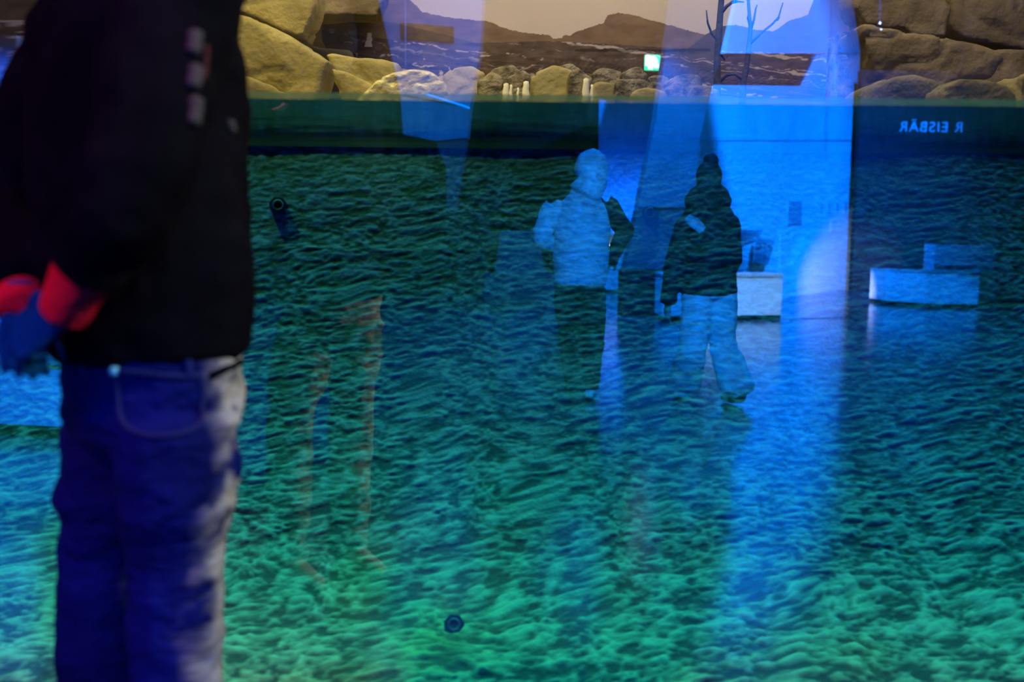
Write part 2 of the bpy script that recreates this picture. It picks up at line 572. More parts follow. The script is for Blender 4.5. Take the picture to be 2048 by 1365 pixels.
# ------------------------------------------------------------------ tank bed: concave rippled slope
ctrl = [(1700, 2.54), (1520, 2.545), (1440, 2.55), (1365, 2.56), (1250, 2.77), (1100, 3.0), (900, 3.21), (700, 3.36), (500, 3.46), (412, 3.495), (285, 3.545), (268, 3.56)]
prof = []
for a, b in zip(ctrl[:-1], ctrl[1:]):
    for k in range(20):
        t = k / 20
        prof.append((a[0] + (b[0] - a[0]) * t, a[1] + (b[1] - a[1]) * t))
prof.append(ctrl[-1])
prof = np.array(prof)
ker = np.ones(15) / 15
dd = np.convolve(np.pad(prof[:, 1], 7, mode='edge'), ker, 'valid')
zz = np.array([P(1024, py, d).z for (py, _), d in zip(prof, dd)])
arc = np.concatenate([[0], np.cumsum(np.hypot(np.diff(dd), np.diff(zz)))])
NY, NXD = 470, 820
sarc = np.linspace(0, arc[-1], NY)
yy, zs = np.interp(sarc, arc, dd), np.interp(sarc, arc, zz)
xs = np.concatenate([np.linspace(-TX, -2.05, 70)[:-1], np.linspace(-2.05, 2.05, NXD), np.linspace(2.05, TX, 70)[1:]])
NX = len(xs)
tang = np.stack([np.gradient(yy), np.gradient(zs)], -1)
tang /= np.linalg.norm(tang, axis=1, keepdims=True)
X, I = np.meshgrid(xs, np.arange(NY))
Y, Z, SA = yy[I], zs[I], sarc[I]
NYv, NZv = -tang[:, 1][I], tang[:, 0][I]
q = np.stack([X.ravel(), SA.ravel(), np.zeros(X.size)], -1)
warp = fbm(q * 1.9, 3, 3)
warp2 = fbm(q * 4.5 + 9, 5, 3)
frac = (SA.ravel() / arc[-1])
fx = 12.0 + 10.0 * frac
fs = 22.0 + 40.0 * frac
slant = 0.05 + 0.35 * (1 - frac)
u = X.ravel() + 0.10 * warp2
v = SA.ravel() - slant * X.ravel() * 0.6 + 0.10 * warp + 0.05 * warp2
n1 = noise(np.stack([u * fx, v * fs, 0 * u], -1), 11)
n2 = noise(np.stack([u * fx * 2.1, v * fs * 1.9, 0 * u + 3], -1), 12)
n3 = noise(np.stack([u * fx * 4.3, v * fs * 3.6, 0 * u + 7], -1), 13)
n1 = 0.75 * n1 + 0.5 * noise(np.stack([u * fx * 1.5 + 50, v * fs * 1.3 + 9, 0 * u], -1), 15)
rid = 0.55 + 0.8 * n1
h = (0.0046 * rid + 0.0034 * n2 + 0.0018 * n3) * (0.55 + 0.8 * np.clip(1.3 - 1.3 * frac, 0, 1)) + 0.02 * warp
h *= np.clip(0.55 + 0.8 * np.abs(fbm(q * 1.2 + 4, 21, 2)) + 0.5 * (1 - frac), 0, 1.3)
edge = np.clip((frac - 0.0) / 0.04, 0, 1)
h = h * edge
pts = np.stack([X.ravel(), Y.ravel() + NYv.ravel() * h, Z.ravel() + NZv.ravel() * h], -1)
pts[:, 1] = np.maximum(pts[:, 1], GLASS_Y + 0.036)
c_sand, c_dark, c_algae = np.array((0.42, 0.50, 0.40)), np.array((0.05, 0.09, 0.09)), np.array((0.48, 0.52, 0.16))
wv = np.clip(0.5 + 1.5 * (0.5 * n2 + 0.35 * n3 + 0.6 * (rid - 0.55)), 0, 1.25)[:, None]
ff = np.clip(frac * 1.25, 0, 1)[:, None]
c_sand = np.array((0.42, 0.54, 0.30)) * (1 - ff) + np.array((0.15, 0.23, 0.42)) * ff  # painted darker and bluer up the slope, for falling light and water tint
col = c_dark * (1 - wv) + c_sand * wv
al = np.clip(fbm(q * 2.3 + 31, 41, 3) * 1.3 + 0.10 - 0.9 * frac, 0, 0.45)
pn = P(880, 1300, 2.68)
blob = np.exp(-(((X.ravel() - pn.x) / 0.13) ** 2 + ((Y.ravel() - pn.y) / 0.14) ** 2))
al = np.clip(al + 0.95 * blob, 0, 1)[:, None]
col = col * (1 - al) + c_algae * (0.35 + 0.65 * wv) * al
inlet_shade = np.exp(-(((X.ravel() - P(905, 1320, 2.65).x) / 0.05) ** 2 + ((Y.ravel() - P(905, 1320, 2.65).y) / 0.05) ** 2))[:, None]
col = col * (1 - 0.55 * inlet_shade)  # shade under the bottom inlet painted into the bed colour
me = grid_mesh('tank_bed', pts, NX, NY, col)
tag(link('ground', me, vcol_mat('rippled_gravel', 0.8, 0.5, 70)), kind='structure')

# liner strip along the top of the bed
struct('trim_2', box_bm((-TX + 0.003, 3.53, P(1024, 296, 3.5).z), (TX - 0.003, 3.62, P(1024, 284, 3.5).z)), M['liner'])

# bank behind the waterline
bx = np.linspace(-TX, TX, 160)
by = np.linspace(3.555, 5.55, 50)
BX, BY = np.meshgrid(bx, by)
bt = (BY - 3.555) / (5.55 - 3.555)
BZ = zs[-1] + bt * (P(1024, 188, 5.4).z - zs[-1]) + 0.02 * fbm(np.stack([BX.ravel() * 4, BY.ravel() * 4, 0 * BX.ravel()], -1), 61, 3).reshape(BX.shape)
me = grid_mesh('bank', np.stack([BX.ravel(), BY.ravel(), BZ.ravel()], -1), 160, 50)
tag(link('ground.001', me, mat('mossy_bank', (0.14, 0.17, 0.05), (0.26, 0.24, 0.13), 0.95, 10, 0.5, 50)), kind='structure')


def bank_z(d):
    t = (d - 3.555) / (5.55 - 3.555)
    return zs[-1] + t * (P(1024, 188, 5.4).z - zs[-1])


# ------------------------------------------------------------------ painted backdrop
DM = 5.5
def poly_y(x, pts):
    p = np.array(pts, float)
    return np.interp(x, p[:, 0], p[:, 1])

mx = np.concatenate([np.linspace(-TX, -1.25, 60)[:-1], np.linspace(-1.25, 2.1, 900), np.linspace(2.1, TX, 60)[1:]])
zlo, zmid, zhi = bank_z(5.5) - 0.06, P(1024, -20, DM).z, 4.8
mz = np.concatenate([np.linspace(zlo, zmid, 190), np.linspace(zmid, zhi, 20)[1:]])
MX, MZ = np.meshgrid(mx, mz)
v = np.stack([MX.ravel(), np.full(MX.size, DM), MZ.ravel() - HC], -1)
den = v @ np.array(fwd)
px = 1024 + FPX * (v @ np.array(RGT)) / den
py = 682.5 - FPX * (v @ np.array(UPV)) / den
pq = np.stack([px / 100, py / 100, 0 * px], -1)
jit = 4 * fbm(pq * 9, 71, 3)
sky = np.outer(np.ones(len(px)), srgb(214, 196, 176)) * (1 + 0.05 * fbm(pq * 1.5, 73, 3))[:, None]
far = poly_y(px, [(600, -40), (770, -12), (815, -4), (845, 24), (870, 30), (930, 39), (975, 42), (1010, 57), (1060, 67), (1096, 70), (1106, 77), (1124, 77), (1127, 71), (1142, 71), (1152, 64), (1180, 54), (1207, 46), (1216, 31), (1236, 26), (1262, 29), (1320, 45), (1372, 60), (1410, 69), (1500, 72), (2100, 60)]) + jit * 0.5
near = poly_y(px, [(600, 118), (1330, 128), (1368, 104), (1402, 76), (1440, 53), (1472, 50), (1512, 60), (1546, 63), (1582, 40), (1616, 30), (1627, 0), (1640, -50), (2100, -60)]) + jit * 0.5
lefth = poly_y(px, [(500, -60), (600, 8), (640, 18), (700, 30), (760, 40), (860, 62), (960, 88), (1010, 118), (1100, 130), (2100, 135)]) + jit * 0.6
ray = np.stack([px / 60, py / 25, 0 * px], -1)
tex = fbm(ray * 2.3, 81, 4)
hill = np.outer(1 + 0.35 * tex, srgb(132, 108, 86))
hill2 = np.outer(1 + 0.3 * tex, srgb(104, 88, 76))
lefc = np.outer(1 + 0.4 * tex, srgb(108, 90, 70))
plain_top = poly_y(px, [(500, 40), (640, 60), (800, 82), (950, 86), (1100, 82), (1250, 90), (1400, 100), (1700, 110), (2100, 110)])
dep = np.clip((py - plain_top) / 110, 0, 1)
str_n = noise(np.stack([px / (26 + 30 * dep) + 3 * tex, py / (5 + 9 * dep) + 1.2 * fbm(pq * 6, 85, 2), 0 * px], -1), 88)
str_m = fbm(np.stack([px / 18, py / 8, 0 * px], -1), 89, 3)
pl = np.outer(1 + 0.55 * str_m, srgb(98, 82, 72))
sx, sy = px / (7 + 20 * dep), py / (3.5 + 8 * dep)
wx, wy = sx + 0.35 * tex, sy + 0.35 * str_m
ci, cj = np.floor(wx), np.floor(wy)
best, bid, boff = np.full(len(px), 9.0), np.zeros(len(px)), np.zeros(len(px))
zero = np.zeros(len(px), np.int64)
for di in (-1, 0, 1):
    for dj in (-1, 0, 1):
        ii, jj = (ci + di).astype(np.int64), (cj + dj).astype(np.int64)
        ox, oy, idv = _hash(ii, jj, zero, 91), _hash(ii, jj, zero, 92), _hash(ii, jj, zero, 93)
        d2 = np.hypot(ii + ox - wx, jj + oy - wy)
        t_ = d2 < best
        best, bid, boff = np.where(t_, d2, best), np.where(t_, idv, bid), np.where(t_, jj + oy - wy, boff)
stone = (0.45 + 0.75 * bid) * np.clip(1.25 - 1.15 * best, 0.25, 1.2)
sdk = np.clip((py - plain_top - 18) / 40, 0, 1)
pl = pl * (1 - sdk + sdk * stone)[:, None] * (1 + 0.15 * sdk)[:, None]
lines = np.clip((str_n - 0.30) * 3.2, 0, 1)[:, None]
pl = pl * (1 - lines) + np.outer(np.ones(len(px)), srgb(190, 172, 164)) * lines
c = sky.copy()
for mask, cc in ((py > far, hill), (py > lefth, lefc), (py > plain_top, pl), ((py > near) & (py < 104 + jit), hill2)):
    s = mask[:, None]
    c = np.where(s, cc, c)
dk = (np.abs(py - (101 + 3 * tex)) < 3) & (px > 1150) & (px < 1420)
c = np.where(dk[:, None], c * 0.45, c)
pl_ = (np.abs(px - 738 - 2 * tex) < 4 + 0.12 * (py - 66)) & (py > 66) & (py < 94)
c = np.where(pl_[:, None], srgb(205, 190, 170), c)
me = grid_mesh('painted_backdrop', np.stack([MX.ravel(), np.full(MX.size, DM) + 0.0, MZ.ravel()], -1), len(mx), len(mz), np.clip(c, 0.01, 1))
bd = link('painted_backdrop', me, vcol_mat('mural_paint', 0.9, 0.15, 200))
bd.modifiers.new('thick', 'SOLIDIFY').thickness = 0.04
tag(bd, 'painted mural of tundra plain, low hills and pale sky behind the tank rocks', 'mural')


# ------------------------------------------------------------------ rocks
def slab_rock(name, poly, d, thick, m, label, voxel=0.016, amp=0.012, tilt=0.0, cat='rock', group=None, base=True):
    """A boulder whose front outline is poly (pixels) at depth d, tapering to its front face."""
    pts = [P(x, y, d) for x, y in poly]
    c = sum(pts, Vector()) / len(pts)
    bm = bmesh.new()
    rings = []
    for k, (t, s) in enumerate(((-0.05, 0.965), (0.0, 1.0), (0.4, 1.02), (1.0, 1.0))):
        rings.append([bm.verts.new(c + (p - c) * s + Vector((0, t * thick + tilt * (p.z - c.z), 0))) for p in pts])
    n = len(pts)
    for a, b in zip(rings[:-1], rings[1:]):
        for i in range(n):
            bm.faces.new((a[i], a[(i + 1) % n], b[(i + 1) % n], b[i]))
    bm.faces.new(rings[0][::-1])
    bm.faces.new(rings[-1])
    sd = abs(hash(label)) % 97 if False else sum(map(ord, label)) % 97
    def wr(cc):
        return amp * fbm(cc * 7 + sd, sd, 4) + amp * 0.9 * np.clip(1 - np.abs(noise(cc * np.array((5, 5, 9)) + sd, sd + 3)) * 9, 0, 1) * -1
    o = remeshed(name, bm, voxel, m, None, 1, wr)
    return tag(o, label, cat, group)


def B(d):  # pixel row of the bank at depth d (slightly sunk)
    lo, hi = 150, 330
    for _ in range(30):
        mid = (lo + hi) / 2
        if P(1024, mid, d).z > bank_z(d) - 0.03: lo = mid
        else: hi = mid
    return hi

Y_ = 'rock_yellow'
b1 = B(4.3)
slab_rock('boulder', [(424, 18), (480, 27), (530, 47), (600, 84), (658, 122), (650, 150), (622, b1), (430, b1), (400, 120)], 4.30, 0.22, M[Y_], 'large ochre slab rock under the diagonal crack, beside the jacket')
slab_rock('boulder', [(380, -60), (560, -70), (634, -30), (630, 20), (606, 78), (566, 64), (520, 40), (450, 16), (390, 4)], 4.57, 0.22, M[Y_], 'upper ochre rock resting above the diagonal crack at the left')
slab_rock('boulder', [(440, 144), (500, 152), (545, 172), (585, 192), (590, 240), (420, 240)], 4.02, 0.2, M[Y_], 'low thin ochre rock at the waterline under the large slab')
slab_rock('boulder', [(652, 106), (700, 112), (762, 120), (796, 128), (806, 160), (780, b1), (690, b1), (668, 150)], 4.62, 0.2, M[Y_], 'ochre rock right of the dark triangular gap')
slab_rock('boulder', [(660, 136), (700, 146), (742, 168), (756, 195), (755, 245), (700, 245)], 4.1, 0.16, M[Y_], 'small ochre rock wedged before the dark gap')
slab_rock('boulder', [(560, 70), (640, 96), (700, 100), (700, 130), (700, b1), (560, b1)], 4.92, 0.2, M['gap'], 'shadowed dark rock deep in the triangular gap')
slab_rock('boulder', [(600, -50), (760, -60), (772, -10), (752, 34), (690, 30), (630, 36), (606, 20)], 5.2, 0.18, M['rock_brown'], 'tan rock ledge high behind the ochre rocks')
# wet pale dome by the waterline
slab_rock('boulder', [(708, 206), (728, 186), (756, 158), (790, 143), (826, 138), (862, 144), (886, 162), (902, 188), (908, 206), (912, 262), (705, 262)], 3.78, 0.25, M['rock_wet'], 'wet glistening pale yellow dome rock at the waterline', 0.012, 0.012)
# right-hand cliff
R_ = 'rock_brown'
b2 = B(4.8)
slab_rock('boulder', [(1708, -80), (1890, -90), (1902, 20), (1896, 74), (1850, 76), (1790, 60), (1730, 48), (1706, 10)], 4.90, 0.22, M[R_], 'brown cliff rock at the top, just right of the blue block', 0.018, 0.022)
slab_rock('boulder', [(1898, -90), (2140, -90), (2150, 80), (2060, 104), (1990, 90), (1930, 78), (1902, 60)], 5.16, 0.22, M[R_], 'brown cliff rock in the top right corner', 0.018, 0.022)
slab_rock('boulder', [(1718, 46), (1790, 58), (1880, 74), (1960, 92), (2008, 116), (1985, 156), (1900, 166), (1880, 230), (1780, 230), (1740, 120)], 4.52, 0.3, M[R_], 'broad pale brown rock bulging mid cliff', 0.018, 0.022)
slab_rock('boulder', [(1990, 96), (2080, 100), (2140, 96), (2140, 240), (1960, 240), (1976, 150)], 4.88, 0.2, M[R_], 'brown rock under the top right corner rock', 0.018, 0.022)
slab_rock('boulder', [(1734, 176), (1770, 158), (1830, 150), (1872, 158), (1898, 182), (1905, 255), (1725, 255)], 4.1, 0.3, M['rock_moss'], 'rounded mossy rock at the right waterline')
slab_rock('boulder', [(1890, 174), (1920, 154), (1975, 158), (2016, 172), (2034, 195), (2034, 255), (1885, 255)], 3.86, 0.2, M['rock_moss'], 'mossy rock right of the rounded mossy rock')
slab_rock('boulder', [(2036, 150), (2090, 140), (2120, 200), (2120, 255), (2034, 255)], 4.14, 0.25, M[Y_], 'yellow rock cut by the right frame edge at the waterline')
slab_rock('boulder', [(1680, 60), (1732, 76), (1762, 122), (1775, 165), (1770, b2), (1670, b2)], 5.16, 0.2, M['rock_grey'], 'dark layered rock at the foot of the cliff beside the blue block')

# stony shore before the mural
shore = [(930, 146, 66, 52, 'pale rounded rock right of the wet dome'), (985, 158, 44, 40, 'grey rock second right of the wet dome'), (1012, 140, 60, 34, 'dark rock behind the two white plumes'),
         (1048, 152, 50, 40, 'rough dark rock between the white plumes'), (1118, 152, 96, 52, 'long ochre brown rock left of the white cascade'), (1128, 136, 60, 30, 'small brown rock on top of the long ochre rock'),
         (1158, 148, 40, 36, 'narrow grey rock at the cascade'), (1212, 144, 60, 34, 'flat grey rock above and right of the cascade'), (1210, 168, 40, 34, 'small rounded rock right of the cascade at the waterline'),
         (1266, 166, 74, 44, 'broad ochre rock below the green exit glow'), (1268, 142, 44, 34, 'tilted brown rock below the green exit glow'), (1316, 160, 46, 40, 'grey brown rock right of the broad ochre rock'),
         (1300, 182, 60, 30, 'low rock at the waterline under the exit glow'), (1372, 160, 58, 48, 'pale rock standing left of the bare trees'), (1350, 178, 40, 36, 'dark rock left of the pale standing rock'),
         (1410, 178, 46, 30, 'low rock at the foot of the taller bare tree')]
slots = {4.42 + 0.19 * i: [] for i in range(5)}
for k, (cx, cy, w, hh, lab) in enumerate(shore):
    want = 5.05 - 0.014 * (cy - 136)
    half = w * 0.68
    free = [sl for sl in slots if all(abs(cx - x) > half + hw2 for x, hw2 in slots[sl])]
    d = min(free or list(slots), key=lambda sl: abs(sl - want))
    slots[d].append((cx, half))
    bb = max(B(d), cy + hh)
    rr = random.Random(k)
    top = [(cx + w * 0.62 * math.cos(a) * (0.75 + 0.4 * rr.random()), cy + 8 - hh * 0.52 * math.sin(a) * (0.75 + 0.45 * rr.random())) for a in (0.15, 0.65, 1.2, 1.75, 2.35, 2.95)]
    poly = top + [(cx - w * 0.6, bb), (cx + w * 0.6, bb)]
    slab_rock('boulder', poly, d, 0.16, M['rock_grey'] if k % 4 else M[Y_], lab, 0.012, 0.012)

# white upright birds of plaster among the rocks, two plumes of a cascade
def plume(pxs, d, label, cat, group=None):
    t = empty('cascade', P(pxs[0][0], pxs[0][2], d), label, cat, group)
    for (x, y0, y1, w) in pxs:
        bm = bmesh.new()
        wm = w * d / FPX / 2
        n = 7
        loft(bm, [(P(x + 0.8 * math.sin(k * 1.7), y0 + (y1 - y0) * k / (n - 1), d - 0.02 * k / n), wm * (0.7 + 0.5 * k / n), wm * 0.5, (1, 0, 0)) for k in range(n)], 10)
        keep(obj('water_strand', bm, M['foam'], None, True), t)
    return t

plume([(1012, 168, 202, 14), (1022, 170, 202, 7), (1052, 164, 202, 15), (1036, 176, 204, 5)], 4.25, 'white trickle of strands over dark rocks left of the cascade', 'waterfall')
plume([(1172, 158, 206, 15), (1184, 170, 206, 8)], 4.2, 'white cascade falling between shore rocks at mid tank', 'waterfall')


# bare trees
def tree(base_px, d, trunk, branches, label):
    t = empty('bare_tree', Vector((P(base_px, 170, d).x, d, bank_z(d))), label, 'tree')
    bm = bmesh.new()
    b0 = Vector((P(base_px, 170, d).x, d, bank_z(d) - 0.05))
    pts = [b0] + [P(x, y, d) for x, y, _ in trunk]
    rad = [trunk[0][2] * 1.3] + [r for _, _, r in trunk]
    loft(bm, [(p, r * d / FPX, r * d / FPX, (1, 0.2, 0)) for p, r in zip(pts, rad)], 10)
    keep(obj('trunk', bm, M['bark'], None, True), t)
    for br in branches:
        bm = bmesh.new()
        dz = random.uniform(-0.12, 0.12)
        loft(bm, [(P(x, y, d) + Vector((0, dz * k / len(br), 0)), r * d / FPX, r * d / FPX, (1, 0.3, 0)) for k, (x, y, r) in enumerate(br)], 7)
        keep(obj('branch', bm, M['bark'], None, True), t)
    return t

tree(1434, 4.7, [(1434, 168, 7.5), (1434, 130, 7), (1436, 90, 7), (1439, 50, 6.5), (1442, 10, 6), (1446, -40, 5), (1450, -90, 3)],
     [[(1440, 30, 4), (1452, 14, 3.5), (1466, 4, 3), (1478, -4, 2)], [(1462, 6, 2.5), (1474, 6, 2), (1482, 10, 1.2)], [(1435, 80, 3), (1424, 66, 2.4), (1417, 44, 2), (1415, 18, 1.2)], [(1420, 58, 1.8), (1412, 50, 1.3), (1410, 46, 1)],
      [(1436, 100, 2.5), (1450, 120, 2), (1456, 112, 1.2)]], 'taller bare dark tree with a forked branch, left of the pair')
tree(1486, 4.75, [(1486, 168, 6.5), (1492, 140, 6), (1497, 100, 5), (1501, 60, 4), (1498, 20, 3.2), (1495, -20, 2.5), (1494, -60, 1.8)],
     [[(1501, 62, 3), (1507, 40, 2.4), (1510, 18, 1.6), (1512, 12, 1)], [(1498, 90, 3), (1520, 68, 2.4), (1540, 52, 2.2), (1550, 40, 1.8), (1556, 14, 1.2)], [(1548, 42, 1.8), (1556, 40, 1.2), (1560, 34, 0.8)], [(1499, 50, 2), (1491, 40, 1.4), (1489, 36, 1)],
      [(1487, 160, 4), (1470, 148, 3.5), (1452, 152, 3), (1440, 164, 3)]], 'slimmer bare tree with an outstretched branch, right of the pair')

# ------------------------------------------------------------------ bed inlets
def bed_at(px_, py_):
    d = float(np.interp(-py_, -prof[:, 0], dd))
    return P(px_, py_, d)


def inlet(px_, py_, size, label):
    c = bed_at(px_, py_)
    d = c.y
    ax = (CAM - c).normalized()
    ax = (ax + Vector((0, 0, 0.08))).normalized()
    t = empty('inlet', c, label, 'water inlet')
    R = size * d / FPX / 2
    e1 = ax.cross(Vector((0, 0, 1))).normalized()
    e2 = e1.cross(ax)
    c = c + ax * 0.035
    def ring(prof_, seg, m, name, ph=0.0):
        bm = bmesh.new()
        L = []
        for r, hgt in prof_:
            L.append([bm.verts.new(c + ax * hgt + (e1 * math.cos(ph + 2 * math.pi * k / seg) + e2 * math.sin(ph + 2 * math.pi * k / seg)) * r) for k in range(seg)])
        for a, b in zip(L[:-1], L[1:]):
            for k in range(seg):
                bm.faces.new((a[k], a[(k + 1) % seg], b[(k + 1) % seg], b[k]))
        return keep(obj(name, bm, m, None, seg > 8), t)
    ring([(R * 0.9, -0.06), (R, 0.004), (R * 0.9, 0.010), (R * 0.62, 0.010), (R * 0.6, -0.02)], 7, M['nozzle'], 'hex_collar', 0.3)
    ring([(R * 0.6, 0.0), (R * 0.58, 0.012), (R * 0.50, 0.015), (R * 0.42, 0.008), (R * 0.34, -0.01)], 24, M['nozzle_rim'], 'rim')
    ring([(R * 0.36, -0.012), (R * 0.30, -0.03), (0.0005, -0.032)], 24, M['nozzle'], 'bore')
    return t

inlet(908, 1252, 44, 'dark round inlet nozzle with yellow algae below, near the bottom')
inlet(134, 1202, 42, 'dark round inlet nozzle half hidden behind the jeans')
inlet(556, 412, 36, 'dark round inlet nozzle high on the bed right of the jacket')
inlet(1300, 428, 36, 'dark round inlet nozzle high on the bed between the two mirrored visitors')


# ------------------------------------------------------------------ people
def ortho(f):
    f = Vector(f).normalized()
    return f, Vector((f.y, -f.x, 0)).normalized()      # forward, the person's right


def hand(bm, wrist, direction, palm_n, thumb_side, curl, s=1.0):
    """Palm, four unequal bent fingers and a thumb leaving the side of the palm."""
    d = Vector(direction).normalized()
    n = Vector(palm_n)
    n = (n - d * n.dot(d)).normalized()
    w = d.cross(n) * thumb_side
    wr = Vector(wrist)
    loft(bm, [(wr - d * 0.03, 0.026 * s, 0.02 * s, w), (wr, 0.027 * s, 0.02 * s, w), (wr + d * 0.04 * s, 0.038 * s, 0.017 * s, w), (wr + d * 0.085 * s, 0.041 * s, 0.014 * s, w)], 12)
    for k, (off, ln) in enumerate(((0.030, 0.074), (0.010, 0.082), (-0.010, 0.076), (-0.029, 0.060))):
        p = wr + d * 0.08 * s + w * off * s
        dirn = (d + w * off * 1.2).normalized()
        pts = [p - d * 0.02 * s]
        ang = 0
        q_ = p
        for j, fr in enumerate((0.45, 0.31, 0.24)):
            ang += curl * (0.8 if j == 0 else 1.0)
            q_ = q_ + (dirn * math.cos(ang) + n * math.sin(ang)) * (ln * fr * s)
            pts.append(q_)
        loft(bm, [(pt, (0.0095 - 0.0011 * j) * s, (0.0095 - 0.0011 * j) * s, w) for j, pt in enumerate([pts[0], p] + pts[1:])], 8)
    tb = wr + d * 0.025 * s + w * 0.022 * s
    t1 = tb + (d * 0.6 + w * 0.8 + n * 0.2).normalized() * 0.04 * s
    t2 = t1 + (d * 0.85 + w * 0.25 + n * 0.5).normalized() * 0.032 * s
    t3 = t2 + (d * 0.9 + n * 0.5).normalized() * 0.024 * s
    loft(bm, [(tb, 0.014 * s, 0.013 * s, w), (t1, 0.0125 * s, 0.012 * s, w), (t2, 0.011 * s, 0.0105 * s, w), (t3, 0.009 * s, 0.0085 * s, w)], 8)


def head(bm, c, f, r, s=1.0):
    """Skull, jaw, nose, ears, brow; c is the head centre, f the way it looks."""
    up = Vector((0, 0, 1))
    r = Vector(r); f = Vector(f)
    up = r.cross(f).normalized()
    ball(bm, c + up * 0.02 * s, 0.076 * s, 0.095 * s, 0.105 * s, (r, f, up), 20)
    ball(bm, c + f * 0.025 * s - up * 0.055 * s, 0.058 * s, 0.068 * s, 0.065 * s, (r, f, up), 16)
    loft(bm, [(c + f * 0.088 * s + up * 0.02 * s, 0.010 * s, 0.010 * s, r), (c + f * 0.103 * s - up * 0.018 * s, 0.014 * s, 0.014 * s, r)], 8)
    loft(bm, [(c + f * 0.082 * s + up * 0.034 * s - r * 0.045 * s, 0.01 * s, 0.01 * s, f), (c + f * 0.092 * s + up * 0.036 * s, 0.01 * s, 0.01 * s, f), (c + f * 0.082 * s + up * 0.034 * s + r * 0.045 * s, 0.01 * s, 0.01 * s, f)], 8)
    loft(bm, [(c + f * 0.086 * s - up * 0.055 * s - r * 0.022 * s, 0.007 * s, 0.007 * s, f), (c + f * 0.093 * s - up * 0.055 * s, 0.009 * s, 0.008 * s, f), (c + f * 0.086 * s - up * 0.055 * s + r * 0.022 * s, 0.007 * s, 0.007 * s, f)], 8)
    for sg in (-1, 1):
        ball(bm, c + r * sg * 0.078 * s - f * 0.005 * s, 0.010 * s, 0.022 * s, 0.034 * s, (r, f, up), 10)


def limb(bm, pts, radii, side, sub=4, flat=1.0, seg=14):
    """Smooth tube through pts with interpolated radii."""
    pts = [Vector(p) for p in pts]
    rings = []
    n = len(pts)
    for i in range(n - 1):
        p0 = pts[max(i - 1, 0)]; p1 = pts[i]; p2 = pts[i + 1]; p3 = pts[min(i + 2, n - 1)]
        for k in range(sub):
            t = k / sub
            c = 0.5 * ((2 * p1) + (p2 - p0) * t + (2 * p0 - 5 * p1 + 4 * p2 - p3) * t * t + (3 * p1 - p0 - 3 * p2 + p3) * t ** 3)
            r = radii[i] + (radii[i + 1] - radii[i]) * (t * t * (3 - 2 * t))
            rings.append((c, r, r * flat, side))
    rings.append((pts[-1], radii[-1], radii[-1] * flat, side))
    loft(bm, rings, seg)


